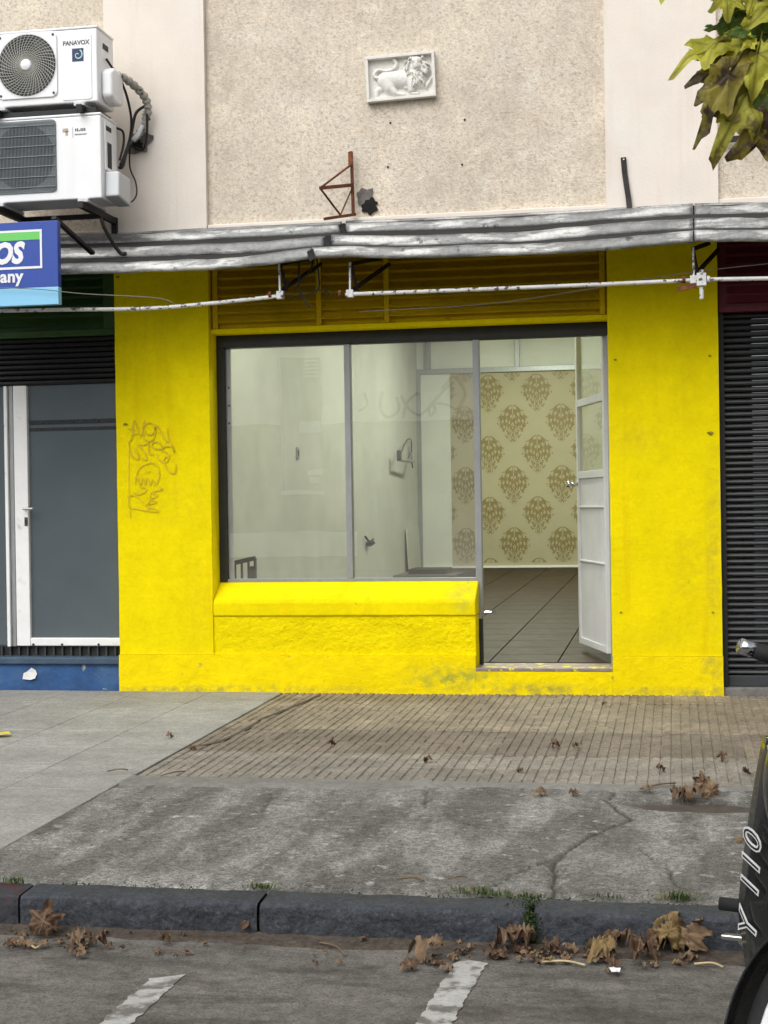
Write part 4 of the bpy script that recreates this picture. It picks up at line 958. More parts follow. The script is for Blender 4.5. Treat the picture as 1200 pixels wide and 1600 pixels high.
# lower unit
lx = W(158, 240, AY).x; lz1 = W(156, 175, AY).z; lz0 = W(160, 312, AY).z; lw = .82
Lo = ac_common('lower white outdoor unit with dark square fan grille beneath the other unit', lx, lz0, lz1, lw, ac_white)
fc = W(38, 246, AY); fr = .212
M().prism([(x, AY-.001, z) for x, z in rrect(fc.x, fc.z, fr*2.06, fr*2.18, .03)], (0,-.006,0)).build('fan_surround', ac_grey, Lo, bevel=.003)
M().disc((fc.x, AY-.0075, fc.z), (0,-1,0), fr*.97, 48, .0015).build('fan_opening', ac_dark, Lo)
gr = M(); n = 46
for k in range(n):
    x = fc.x-fr*1.0+2*fr*k/(n-1); gr.bar((x, AY-.012, fc.z-fr*1.04),(x, AY-.012, fc.z+fr*1.04), .0028, .003, up=(0,1,0))
gr.build('vertical_wires', ac_grey, Lo)
for k in range(7):
    z = fc.z-fr*.92+2*fr*.92*k/6; M().bar((fc.x-fr*1.0, AY-.015, z),(fc.x+fr*1.0, AY-.015, z), .005, .005).build('cross_wire', ac_grey, Lo)
p = W(107, 207, AY)
lb = M()
for k, (dx, dz, w, h) in enumerate(((-.02,.02,.018,.006),(-.02,.008,.02,.006),(-.012,-.006,.008,.014))): lb.box(p.x+dx-w, p.x+dx+w, AY-.0012, AY-.0004, p.z+dz-h, p.z+dz+h)
lb.build('small_emblem', mat('emblem_tan', (.45,.38,.28), .5), Lo)
M().box(p.x+.028, p.x+.030, AY-.0012, AY-.0004, p.z-.035, p.z+.032).build('label_rule', text_dark, Lo)
lb = M()
for k in range(6): lb.box(p.x+.045+k*.012, p.x+.053+k*.012, AY-.0012, AY-.0004, p.z+.004, p.z+.004+.018*(1 if k != 2 else .4))
for k in range(9): lb.box(p.x+.042+k*.009, p.x+.048+k*.009, AY-.0012, AY-.0004, p.z-.020, p.z-.012)
lb.build('label_print', text_dark, Lo)
M().box(lx+.0005, lx+.012, AY+.05, AY+.17, lz0+.20, lz1-.045).build('side_cover', ac_white, Lo, bevel=.004)
M().box(lx+.012, lx+.014, AY+.06, AY+.15, lz1-.10, lz1-.07).build('hand_hole', ac_dark, Lo)
M().box(lx+.012, lx+.0145, AY+.08, AY+.15, lz0+.22, lz0+.38).build('data_plate', ac_dark, Lo)
M().extr([(AY+.05,lz0+.03),(AY+.27,lz0+.0),(AY+.27,lz0+.18),(AY+.06,lz0+.19)], lx+.001, lx+.095).build('valve_cover', ac_side, Lo, bevel=.012, seg=3)
# wall brackets that carry the two units
t = thing('unit_bracket', 'black steel wall brackets carrying the two outdoor units', 'bracket', (lx-.4, -.3, lz0-.2))
for zz in (lz0, uz0):
    for x in (lx-.12, lx-lw+.14):
        M().bar((x, -.004, zz-.034), (x, AY-.06, zz-.034), .035, .040).build('arm', iron, t)
        M().bar((x, -.02, zz-.36 if zz == lz0 else zz-.09), (x, -.02, zz-.01), .035, .03, up=(0,1,0)).build('upright', iron, t)
    if zz == lz0: M().bar((lx-.12, -.25, zz-.04), (lx-lw+.14, -.25, zz-.04), .03, .03).build('cross_rail', iron, t)
M().box(ux1-uw+.05, ux1-.02, AY+.01, AY+AD-.01, lz1+.002, lz1+.035).build('drip_tray', ac_dark, t)
# refrigerant pipes and cables
cb = thing('pipe_bundle', 'wrapped refrigerant pipes and black cables looping beside the outdoor units', 'cables', W(215, 220, -.05))
def wp_(lst, Ys): return spline([W(a, b, y) for (a, b), y in zip(lst, Ys)], 8)
M().tube(wp_([(178,118),(192,121),(210,134),(226,152),(231,170),(228,188)], (-.35,-.30,-.2,-.12,-.08,-.06)), [.026+.005*math.sin(i*1.7) for i in range(41)], 10).build('wrapped_pipe', wrap_m, cb, smooth=True)
M().tube(wp_([(228,178),(226,196),(218,208),(210,220)], (-.07,-.06,-.05,-.0)), [.024+.004*math.sin(i*2.1) for i in range(25)], 10).build('wrapped_pipe', wrap_m, cb, smooth=True)
M().tube(wp_([(222,196),(216,210),(208,219)], (-.08,-.09,-.09)), .016, 8).build('white_sleeve', sign_white, cb, smooth=True)
for lst, ys, r in (([(186,118),(198,150),(205,185),(203,215),(193,255),(190,262)], (-.33,-.26,-.2,-.16,-.22,-.26), .0085),
                   ([(226,166),(212,178),(205,210),(196,240),(188,258)], (-.1,-.12,-.14,-.2,-.26), .010),
                   ([(229,170),(230,200),(228,222),(222,235),(206,226)], (-.09,-.08,-.07,-.05,-.02), .008),
                   ([(182,200),(192,206),(193,225),(187,250)], (-.28,-.22,-.22,-.28), .008),
                   ([(203,230),(203,262),(212,285),(213,305),(203,316),(190,306)], (-.05,-.06,-.10,-.15,-.22,-.28), .0055),
                   ([(208,224),(198,235),(192,258),(187,262)], (-.03,-.12,-.22,-.26), .013),
                   ([(166,92),(174,104),(182,113)], (-.42,-.38,-.33), .008)):
    M().tube(wp_(lst, ys), r, 7).build('cable', cable_m, cb, smooth=True)
blob(218, 224, -.010, .085, .075, stain_m, 'cement_patch', 5.7)
blob(216, 226, -.016, .036, .036, hole_m, 'cable_hole', 2.2)

# ------------------------------------------------------------------ blue shop sign with stays
SY = -.90
s00, s11 = W(90, 344, SY), W(91, 475, SY); sx1 = (s00.x+s11.x)/2; sz1, sz0 = s00.z, s11.z; sx0 = sx1-1.25
t = thing('shop_sign', 'blue shop sign with white outlined panel, green stripe and pale blue foot', 'sign', ((sx0+sx1)/2, SY, sz0))
zq = W(60, 449, SY).z
M().box(sx0, sx1, SY, SY+.05, zq+.0005, sz1).build('board', sign_blue, t, bevel=.002)
M().box(sx0, sx1, SY-.001, SY+.05, sz0, zq).build('foot_band', sign_sky, t, bevel=.002)
fx1 = W(66, 400, SY).x; fz1, fz0 = W(66, 358, SY).z, W(66, 419, SY).z; bw = .013
M().box(sx0+.1, fx1, SY-.003, SY-.0005, fz1-bw, fz1).build('outline', sign_white, t); M().box(sx0+.1, fx1, SY-.003, SY-.0005, fz0, fz0+bw*1.1).build('outline', sign_white, t)
M().box(fx1-bw, fx1, SY-.003, SY-.0005, fz0+bw*1.1+.0002, fz1-bw-.0002).build('outline', sign_white, t)
M().box(sx0+.1, fx1-bw-.0002, SY-.0025, SY-.0005, fz1-.062, fz1-bw-.0002).build('stripe', sign_green, t)
p = W(34, 411, SY); 
text_obj('lettering', 'OS', .175, sign_white, t, (p.x+.004, SY-.002, p.z+.004), (1,0,0), (0,0,1), shear=.22, bold=.0085, align='RIGHT', space=1.02, sx=.86)
p = W(36, 440, SY)
text_obj('lettering', 'any', .105, sign_white, t, (p.x, SY-.002, p.z), (1,0,0), (0,0,1), bold=.0032, align='RIGHT', space=1.04)
M().bar((sx1-.25, SY+.06, (sz0+sz1)/2), (sx1-.25, -.02, (sz0+sz1)/2+.1), .03, .03).build('rear_bracket', iron, t)
for lab, a, b, ya, yb in (('straight dark steel stay running from the blue sign to the canopy', (84,340), (145,396), -.84, -.41), ('bent dark rusty stay hooked onto the canopy beside the sign', (158,340), (189,396), -.52, -.41)):
    A, Bq = W(*a, ya), W(*b, yb); mm = M()
    t = thing('steel_stay', lab, 'stay', Bq)
    if 'bent' in lab:
        pts = spline([A, W(163,356,-.50), W(178,382,-.44), Bq, W(197,396,-.41)], 6); mm.tube(pts, .013, 8)
    else: mm.bar(A, Bq, .032, .020)
    mm.build('stay', iron, t)

# ------------------------------------------------------------------ leaves, tree
def leaf_mesh(seed, size, ma, curl=.3, crumple=.1, ns=54, nr=6, name='leaf', narrow=1.0, petiole=True):
    r_ = random.Random(seed); lob = [(0,1.0,.44),(math.radians(55),.84,.42),(-math.radians(55),.84,.42),(math.radians(112),.60,.46),(-math.radians(112),.60,.46)]
    vv = [(0,0,0)]; vein = [1.0]; mm = M()
    for i in range(1, nr+1):
        for k in range(ns):
            th = -math.pi+2*math.pi*k/ns; rr = .56
            for a, ln, w in lob:
                d_ = abs((th-a+math.pi)%(2*math.pi)-math.pi); rr = max(rr, ln*math.exp(-(d_/w)**2.0))
            rr *= 1+.06*math.sin(th*17+seed)+.05*math.sin(th*31+seed*2)+.10*mnoise.noise((math.cos(th)*2+seed, math.sin(th)*2, 1))
            if abs(th) > 2.75: rr *= .55
            s_ = i/nr; x = rr*s_*math.cos(th); y = rr*s_*math.sin(th)*narrow
            z = -curl*(x*x*.6+y*y*1.1)+crumple*(mnoise.noise((x*2.4+seed, y*2.4, 0))+.55*mnoise.noise((x*5, y*5+seed, 3))+.25*mnoise.noise((x*11+seed, y*11, 5)))*min(1, s_*1.6)
            z += -.05*crumple*math.cos(th*5)
            vv.append((x*size, y*size, z*size))
            dv = min(abs((th-a+math.pi)%(2*math.pi)-math.pi)*rr*s_ for a, _, _ in lob); vein.append(max(0, 1-dv/.035)*.8)
    f_ = [(0, 1+k, 1+(k+1)%ns) for k in range(ns)]+[(1+(i-1)*ns+k, 1+i*ns+k, 1+i*ns+(k+1)%ns, 1+(i-1)*ns+(k+1)%ns) for i in range(1, nr) for k in range(ns)]
    mm.add(vv, f_); n0 = len(mm.v)
    if petiole:
        L = size*.55; mm.tube([(0,0,-.002*size),(-L*.5,.02*size,.03*size),(-L,.05*size,-.02*size)], .016*size, 5)
    me = mm.mesh(name, ma, True); a_ = me.attributes.new('vein', 'FLOAT', 'POINT')
    a_.data.foreach_set('value', np.array(vein+[1.0]*(len(mm.v)-n0), dtype=np.float32)); return me
tree = thing('plane_tree', 'street tree with yellowing lobed leaves hanging over the kerb', 'tree', (1.75, -4.45, gz(-4.45)))
tb = Vector((1.75, -4.45, gz(-4.45)-.02))
trp = [tb, tb+Vector((.02,.01,.7)), tb+Vector((.0,.03,1.6)), tb+Vector((-.05,0,2.5)), tb+Vector((-.12,-.03,3.3))]
M().tube(spline(trp, 6), [.135-.0028*i for i in range(25)], 14).build('trunk', bark, tree, smooth=True)
hub = tb+Vector((-.06,0,2.6)); ZL_ = 4.75
limb_ends = [ZC(1195,-20,ZL_), ZC(1320,-150,4.9), ZC(1500,-260,5.1), ZC(1700,-160,4.7), ZC(1600,-320,4.4)]
for e in limb_ends:
    mid = hub.lerp(e, .5)+Vector((0,0,.15)); M().tube(spline([hub, mid, e], 8), [.05-.0022*i for i in range(17)], 8).build('limb', bark, tree, smooth=True)
for pts in ([(1195,-20),(1180,15),(1166,32),(1158,60)],[(1180,15),(1172,60),(1180,85)],[(1195,-20),(1230,60),(1215,120),(1170,150),(1168,205)],[(1230,60),(1250,140),(1240,190)]):
    M().tube(spline([ZC(a, b, ZL_+.02) for a, b in pts], 6), .006, 6).build('twig', twigdark, tree, smooth=True)
def place_leaf(base, tip, ma, seed, narrow=1.0, tilt=0, zoff=0.0, par=tree, curl=.35, crumple=.16, scale=1.0):
    A, Bq = ZC(base[0], base[1], ZL_+zoff), ZC(tip[0], tip[1], ZL_+zoff-.03)
    ln = (Bq-A).length*scale; me = leaf_mesh(seed, ln, ma, curl, crumple, narrow=narrow)
    xa = (Bq-A).normalized(); n_ = (-FW+Vector((0,0,.35))); n_ = (Matrix.Rotation(tilt, 3, xa)@n_); n_ = (n_-xa*n_.dot(xa)).normalized(); ya = n_.cross(xa)
    o = obj('leaf', me, par); mt = Matrix.Identity(4)
    for i in range(3): mt[i][0] = xa[i]; mt[i][1] = ya[i]; mt[i][2] = n_[i]; mt[i][3] = A[i]
    o.matrix_world = mt; return o
LL = [((1122,66),(1047,106),0,.46,.5,0),((1132,86),(1079,130),2,.55,-.3,.02),((1148,76),(1106,122),0,.8,.2,.06),((1184,84),(1177,147),0,1.15,0,-.03),
      ((1140,116),(1079,219),2,.30,.7,-.04),((1157,120),(1103,174),2,.9,-.2,.04),((1168,142),(1116,252),3,.50,-.3,-.02),((1205,140),(1172,186),1,.9,.2,.0),
      ((1203,188),(1146,246),2,.85,-.5,-.01),((1150,30),(1128,66),1,.8,.3,.05),((1128,42),(1100,44),1,.7,.6,.06),((1136,-4),(1137,28),0,1.0,.2,0),((1180,-8),(1170,25),0,.7,-.4,.02),
      ((1208,8),(1160,40),0,.8,.2,.01),((1166,50),(1138,48),1,.7,.5,-.04),((1172,62),(1162,74),0,.8,0,-.05),((1212,60),(1185,76),1,1.1,.2,.04),((1160,20),(1146,0),1,.9,0,.06),
      ((1222,100),(1204,150),0,1.0,.3,.03),((1235,150),(1215,215),0,.9,.1,.0),((1250,60),(1280,120),0,1.0,.2,.0),((1215,-10),(1195,40),1,1.0,.3,.04),((1150,58),(1130,92),1,1.0,.3,.09),((1180,40),(1165,82),1,1.1,.2,.10),((1190,110),(1160,130),2,.9,.2,.09),((1205,120),(1190,165),2,1.0,.1,.10)]
for i, (a, b, k, nw, tl_, zo) in enumerate(LL): place_leaf(a, b, leaf_m[k], i*1.7+2, min(1.15, nw), tl_*.7, zo, curl=.28, crumple=.22, scale=1.04)
# rest of the crown beyond the frame: many leaves as one mass
cm_ = M(); crn = []
protos = [leaf_mesh(50+q, .17, leaf_m[q%2], .4, .15, 18, 2, petiole=False) for q in range(3)]
for e in limb_ends[1:]:
    for k in range(95):
        p = e+Vector((rnd.gauss(0,.28), rnd.gauss(0,.28), rnd.gauss(.02,.22)))
        rel = p-CAM; zc_v = rel.dot(FW)
        if 600+rel.dot(RT)/zc_v*F_PX < 1215 and 800+rel.dot(DN)/zc_v*F_PX > -25: continue
        me = protos[k%3]; rot = Matrix.Rotation(rnd.uniform(0,6.28), 3, 'Z')@Matrix.Rotation(rnd.uniform(-1.2,1.2), 3, 'X')@Matrix.Rotation(rnd.uniform(.2,1.4), 3, 'Y'); sc_ = rnd.uniform(.7,1.15)
        cm_.add([p+rot@(v.co*sc_) for v in me.vertices], [tuple(pg.vertices) for pg in me.polygons])
cr_ = cm_.build('crown', leaf_m[0], tree, smooth=True); cr_['kind'] = 'stuff'

# fallen leaves: each one a thing
def fallen(px, py, size, k, seed, label, cat='leaf', curl=1.0, crumple=.5, up=0.0, yaw=None, ground=None, group=None, tilt=None, ns=80, nr=10):
    curl *= .6; crumple *= 1.05; size *= .80
    p = R(px, py) if py > 1432 and ground is None else G(px, py, ground)
    me = leaf_mesh(seed, size, dry_m[k], curl, crumple, ns, nr, 'fallen_leaf')
    o = obj('fallen_leaf', me); tag(o, label, cat, group); r_ = random.Random(seed)
    o.rotation_euler = (r_.uniform(-.25,.25) if tilt is None else tilt[0], r_.uniform(-.25,.25) if tilt is None else tilt[1], r_.uniform(0,6.28) if yaw is None else yaw)
    mt = o.rotation_euler.to_matrix(); lowz = min((mt@v.co).z for v in me.vertices)
    o.location = (p.x, p.y, p.z-lowz-.004+up+(.010 if py > 1432 else .003)); return o
fallen(68, 1466, .105, 0, 3, 'large curled brown leaf propped upright against the red-stained kerb', curl=.8, crumple=.38, tilt=(.25,-.95), yaw=1.5)
fallen(128, 1478, .07, 1, 5, 'crumpled pale tan leaf beside the upright brown leaf', curl=.6, crumple=.55)
fallen(150, 1483, .05, 0, 8, 'small shrivelled brown leaf on straw in the gutter', curl=.9, crumple=.6)
fallen(255, 1478, .035, 0, 9, 'tiny rust brown leaf alone in the gutter dirt', crumple=.8)
fallen(388, 1462, .04, 0, 11, 'small torn brown leaf at the kerb stone joint', crumple=.9, tilt=(.6,-.5))
fallen(672, 1503, .095, 1, 13, 'flat spread tan leaf beside the top of a parking line', curl=.5, crumple=.55, yaw=2.9)
fallen(795, 1487, .095, 0, 15, 'crumpled reddish brown leaf under the mossy kerb joint', curl=.8, crumple=.55)
fallen(822, 1487, .07, 1, 16, 'crumpled tan leaf overlapping the reddish one', curl=1.1, crumple=.9, up=.012)
fallen(862, 1491, .05, 0, 18, 'small dark brown leaf between the two leaf piles', curl=1.2, crumple=.9)
fallen(945, 1503, .085, 2, 21, 'yellowish curled leaf at the edge of the big gutter leaf pile', curl=1.1, crumple=.6)
fallen(965, 1485, .10, 0, 22, 'tall folded brown leaf standing up from the big gutter leaf pile', curl=1.6, crumple=.5, tilt=(.3,-.9), yaw=1.5, up=.0)
fallen(1000, 1505, .09, 0, 23, 'broad dark crumpled leaf at the front of the big gutter leaf pile', curl=1.3, crumple=.8)
fallen(990, 1478, .09, 2, 24, 'mottled amber leaf leaning on the kerb above the leaf pile', curl=1.4, crumple=.7, tilt=(.4,-.8), yaw=1.9, up=.0)
fallen(1045, 1492, .125, 2, 25, 'big pale yellow curled leaf leaning against the dark kerb', curl=1.6, crumple=.6, tilt=(.25,-.95), yaw=1.2, up=.0)
fallen(1075, 1496, .10, 1, 26, 'tan leaf tucked behind the big pale yellow leaf', curl=1.1, crumple=.6, tilt=(-.2,-.9), yaw=1.0)
fallen(1112, 1245, .095, 1, 31, 'large tan curled leaf standing in the pavement hole', curl=1.3, crumple=.4, tilt=(.2,-1.1), yaw=1.8, up=-.02)
fallen(1082, 1250, .085, 1, 32, 'light brown leaf lying across the middle of the pavement hole', curl=1.1, crumple=.6, up=-.02)
fallen(1060, 1248, .07, 0, 33, 'dark shrivelled leaf at the shallow end of the pavement hole', curl=1.3, crumple=.8, up=-.02)
fallen(1098, 1232, .07, 0, 34, 'thin brown rolled leaf sticking up behind the pavement hole', curl=2.2, crumple=.5, tilt=(.1,-1.4), yaw=1.6, up=-.01)
fallen(845, 1244, .055, 1, 35, 'single tan curled leaf lying alone on the grey concrete', curl=1.0, crumple=.4)
for i, (px, py) in enumerate(((265,1154),(668,1191),(866,1169),(898,1168),(945,1102),(1032,1205),(812,1208),(1165,1210),(1155,1316),(300,1172),(520,1166),(895,1244),(1010,1240),(1130,1190))):
    fallen(px, py, rnd.uniform(.03,.05), rnd.choice((0,0,1)), 60+i, 'small brown leaf fragment scattered on the pavement', group='leaf fragments on the pavement', crumple=.9, ns=22, nr=3)
for i in range(70):
    px = rnd.uniform(10, 1100); py = 1470+.028*px+rnd.uniform(-16,26)
    if R(px, py).y > KF-.015: py += 14
    fallen(px, py, rnd.uniform(.008,.024), rnd.choice((0,0,1)), 100+i, 'crumb of dry leaf lying in the gutter', group='leaf crumbs in the gutter', crumple=.9, ns=14, nr=2)
for i in range(46):
    c0 = rnd.choice(((800,1490),(975,1505),(1040,1508),(860,1494),(690,1503),(120,1482),(60,1478)))
    px, py = c0[0]+rnd.gauss(0,34), c0[1]+rnd.gauss(2,9)
    if R(px, py).y > KF-.02: py += 16
    fallen(px, py, rnd.uniform(.022,.055), rnd.choice((0,0,1,1,2)), 300+i, 'broken brown leaf piece lying flat around the gutter leaf piles', group='broken leaf pieces in the gutter', curl=.3, crumple=.45, ns=30, nr=5)
def stick(px0, py0, px1, py1, ma, label, r=.0025, lift=.006, group=None, bend=.02):
    f0 = R if (py0 > 1440) else G
    a, b = f0(px0, py0), f0(px1, py1); mid = (a+b)/2+Vector((bend*.5, bend*.4, .006)); up = Vector((0,0,r+lift))
    o = M().tube(spline([a+up, mid+up, b+up], 5), r, 6).build('twig', ma, None, smooth=True); tag(o, label, 'twig', group); return o
stick(10,1474,55,1486, straw_m, 'pale bent straw lying in the gutter by the red kerb end', .0035)
stick(55,1486,76,1478, straw_m, 'short pale straw end forked beside the upright leaf', .003)
stick(842,1508,915,1513, straw_m, 'long pale leaf stalk reaching out from the gutter pile', .0035)
stick(1085,1511,1130,1516, straw_m, 'pale stalk poking out beneath the big yellow leaf', .0035)
stick(168,1210,200,1208, twig_m, 'dark twig lying where the smooth paving meets the concrete', .0035, .012)
stick(250,1217,290,1210, twig_m, 'thin dark twig on the edge of the ribbed tiles', .003, .012)
stick(620,1380,662,1383, twig_m, 'dark curved twig lying on the concrete by the kerb', .004, .012)
stick(1000,1238,1055,1229, twig_m, 'brown twig beside the pavement hole', .004, .012)
stick(240,1490,292,1495, twig_m, 'thin straight twig in the gutter dirt', .0025, .008)
stick(500,1478,540,1498, twig_m, 'forked twig lying out from the gutter', .003, .008)
stick(700,1380,730,1378, twig_m, 'short twig on the concrete near the grass tufts', .003, .012)
def scrap(px, py, w, h, ma, label, seed, f0=None):
    p = (R if py > 1440 else G)(px, py); mm = M(); r_ = random.Random(seed); n = 9
    mm.add([(p.x, p.y, p.z+.022)]+[(p.x+w*math.cos(k*6.283/n)*r_.uniform(.7,1.2), p.y+h*math.sin(k*6.283/n)*r_.uniform(.7,1.2), p.z+.014+r_.uniform(0,.012)) for k in range(n)], [(0,k+1,(k+1)%n+1) for k in range(n)])
    return tag(mm.build('paper_scrap', ma, None), label, 'litter')
scrap(962,1524,.020,.022, paper_m, 'crumpled white paper scrap in front of the gutter leaf pile', 1)
scrap(2,1151,.05,.05, yscrap_m, 'torn yellow scrap lying on the smooth paving', 2)
scrap(164,1081.5,.018,.01, paper_m, 'tiny white chip at the foot of the blue base', 3)
scrap(726,1089,.014,.02, paper_m, 'small pale chip lying on the ribs below the yellow wall', 4)

# grass and moss along the kerb joint
gs = M()
def tuft(px, py, n, h, spread, f0=G):
    p = f0(px, py)
    for k in range(n):
        bx, by = p.x+rnd.gauss(0, spread), p.y+rnd.gauss(0, spread*.25); a = rnd.uniform(0, 6.28); hh = h*rnd.uniform(.4,1.1); ln = hh*rnd.uniform(.4,1.3); w = .0022
        b0 = Vector((bx, by, p.z)); b1 = b0+Vector((math.cos(a)*ln*.4, math.sin(a)*ln*.4, hh*.8)); b2 = b0+Vector((math.cos(a)*ln, math.sin(a)*ln, hh*.75))
        sd_ = Vector((-math.sin(a), math.cos(a), 0))*w
        gs.add([b0-sd_, b0+sd_, b1+sd_*.8, b1-sd_*.8, b2], [(0,1,2,3),(3,2,4)])
for a in ((408,1388,70,.022,.03),(745,1397,90,.03,.05),(790,1400,50,.02,.05),(1062,1406,80,.035,.035),(950,1404,30,.022,.03),(12,1380,60,.03,.04),(830,1403,50,.02,.02)): tuft(*a)
o = gs.build('grass', grass_m); o['kind'] = 'stuff'; tag(o, 'small grass tufts growing along the back of the kerb', 'grass')
ms = M()
for k in range(420):
    if k < 190: x = kx[2]-.002+rnd.gauss(0,.012); z = rnd.uniform(ROAD+.01, gz(KB)+.0); y = KF-.004+rnd.uniform(-.003,.006); 
    elif k < 240: x = kx[2]+rnd.gauss(0,.03); y = rnd.uniform(KF+.04, KB+.02); z = gz(KB)+.003
    else: x = rnd.uniform(-2.6, 1.2); y = KB+.0+rnd.uniform(-.012,.018); z = gz(KB)-.008+rnd.uniform(0,.01); x = x if mnoise.noise((x*3,0,0)) > -.1 else kx[2]+rnd.gauss(0,.2)
    for q in range(4):
        c_ = Vector((x+rnd.gauss(0,.006), y+rnd.gauss(0,.004), z+rnd.gauss(0,.004))); r_ = rnd.uniform(.002,.0055); d1 = Vector((rnd.gauss(0,1), rnd.gauss(0,1), rnd.gauss(.4,1))).normalized()*r_; d2 = d1.cross(Vector((rnd.gauss(0,1), rnd.gauss(0,1), rnd.gauss(0,1)))).normalized()*r_
        ms.add([c_-d1, c_+d2, c_+d1, c_-d2*.7], [(0,1,2,3)])
o = ms.build('moss', moss_m); o['kind'] = 'stuff'; tag(o, 'dark moss filling the kerb joints', 'moss')

# ------------------------------------------------------------------ motorcycle
MB_ = tag(bpy.data.objects.new('motorcycle', None), 'black underbone motorcycle with white wheel rims parked rear to the kerb', 'motorcycle'); C.objects.link(MB_)
MPOS = Vector((.59, -5.46, ROAD+.008)); MANG = math.radians(-105)
MB_.location = MPOS; MB_.rotation_euler = (0, 0, MANG)
head = Vector((.92, 0, .78)); saxis = Vector((-.44, 0, .9)).normalized(); SROT = Matrix.Rotation(math.radians(53), 3, saxis)
def S(p): return head+SROT@(Vector(p)-head)
def SD(p): return SROT@Vector(p)
def wheel(c, axis, steer):
    c = Vector(c); axis = Vector(axis)
    tr = M(); prof = []
    for k in range(13):
        a = math.pi*2*k/12; prof.append((.258+.036*math.cos(a), .036*math.sin(a)))
    w_ = tr.lathe(prof, c, axis, 48).build('wheel', moto_rubber, MB_, smooth=True)
    M().lathe([(.232,-.030),(.240,-.028),(.236,-.016),(.214,-.012),(.214,.012),(.236,.016),(.240,.028),(.232,.030),(.205,.014),(.205,-.014),(.232,-.030)], c, axis, 48).build('rim', moto_white, w_, smooth=True)
    u = axis.cross(Vector((0,0,1))).normalized(); v = axis.cross(u)
    for k in range(5):
        a = 2*math.pi*k/5; d_ = u*math.cos(a)+v*math.sin(a); M().bar(c+d_*.04, c+d_*.215, .045, .018, up=axis).build('spoke', moto_white, w_, bevel=.005)
    M().lathe([(0,-.05),(.045,-.05),(.045,.05),(0,.05)], c, axis, 20).build('hub', gunmetal, w_, smooth=True)
    ds = M(); ds.lathe([(.075,-.046),(.110,-.046),(.110,-.042),(.075,-.042),(.075,-.046)], c, axis*(1 if steer else -1), 40)
    ds.build('brake_disc', chrome, w_)
    for k in range(14):
        a = 2*math.pi*k/14; M().disc(c+(u*math.cos(a)+v*math.sin(a))*.093-axis*.0462, -axis, .006, 8, .001).build('disc_hole', black_housing, w_)
    return w_
fc_ = S((1.22, 0, .29)); fax = SD((0,1,0))
wheel(fc_, fax, True); wheel((0,0,.29), (0,1,0), False)
fk = M()
for s_ in (-1, 1): fk.tube([S((1.20, .075*s_, .29)), S((1.09, .08*s_, .52)), S((.97, .075*s_, .80))], [.022,.026,.020], 10)
fk.build('fork', moto_black, MB_, smooth=True)
cp = M(); c0 = S((1.14, -.052, .36)); cp.obox(c0, SD((.035,0,.01)), SD((0,.02,0)), SD((-.012,0,.055))); cp.obox(c0+SD((-.03,-.006,.03)), SD((.02,0,0)), SD((0,.014,0)), SD((0,0,.03)))
cp.build('brake_caliper', gunmetal, MB_, bevel=.01)
M().tube(spline([c0+SD((-.03,-.01,.06)), c0+SD((-.05,-.03,.13)), c0+SD((-.10,-.03,.20)), c0+SD((-.16,-.01,.36)), S((.93,-.08,.80))], 8), .008, 8).build('brake_hose', moto_rubber, MB_, smooth=True)
M().tube([c0+SD((-.028,-.01,.055)), c0+SD((-.045,-.025,.115))], .011, 8).build('hose_end', chrome, MB_)
fe = M()
def fen(u, v):
    a = math.radians(-18+150*u); r_ = .315+.02*math.cos(u*3); b = (v-.5)*2
    y = .066*b*(1-.35*(u > .85)*(u-.85)*6*.5); rr = r_-.030*abs(b)**2.2
    return S((1.22-rr*math.cos(a+0)*(1), y, .29+rr*math.sin(a)))
fe.grid(fen, 30, 8); o = fe.build('fender', moto_black, MB_, smooth=True); so = o.modifiers.new('t', 'SOLIDIFY'); so.thickness = .005
# leg shield: two swept wings with the model lettering on the right one
def shield(side):
    def fn(u, v):
        z = .30+.56*v; wd = .285-.10*v+.015*math.sin(v*3.1)-.06*max(0, .25-v)*2
        y = side*(.035+(wd-.035)*u); x = .86+.10*v-.14*u*u-.03*math.sin(v*3.14)
        return (x, y, z)
    o = M().grid(fn, 10, 18).build('leg_shield', moto_black, MB_, smooth=True); so = o.modifiers.new('t', 'SOLIDIFY'); so.thickness = .02; so.offset = 0; return fn, o
fnR, shR = shield(-1); shield(1)
def on_shield(u, v):
    return Vector(fnR(u, v))
# outline lettering follows the wing: baseline runs upwards
e0, e1 = on_shield(.62, .22), on_shield(.62, .80); uxv = (e1-e0).normalized(); uo = on_shield(.95,.5)-on_shield(.3,.5); nn = uxv.cross(-uo).normalized()
if nn.x < 0: nn = -nn
uyv = nn.cross(uxv).normalized()
base = on_shield(.80, .10)+nn*.018
sz_ = .088; pos = 0
for ch, adv in (('Y',.105),('1',.056),('1',.056),('0',.06)):
    text_obj('lettering', ch, sz_, moto_white, MB_, base+uxv*(pos+.02), uxv, uyv, shear=.2, bold=.0022, thick=.001, sx=1.1)
    text_obj('lettering_core', ch, sz_, moto_black, MB_, base+uxv*(pos+.02)+nn*.0012, uxv, uyv, shear=.2, bold=-.0020, thick=.001, sx=1.1); pos += adv
nose = M()
def nz_(u, v):
    a = (u-.5)*math.pi*1.1; z = .60+.32*v; r_ = .10+.035*math.sin(v*3.0)
    return (.93+.03*v+r_*math.cos(a)*.9, r_*1.25*math.sin(a), z)
nose.grid(nz_, 16, 10).build('front_cowl', moto_black, MB_, smooth=True)
em = on_shield(.55,.88); M().prism([em+nn*.016+uxv*a+uyv*b for a, b in ((-.05,-.05),(.03,-.06),(.08,.0),(.05,.05),(-.03,.03))], nn*.002).build('side_decal', lens_m, MB_)
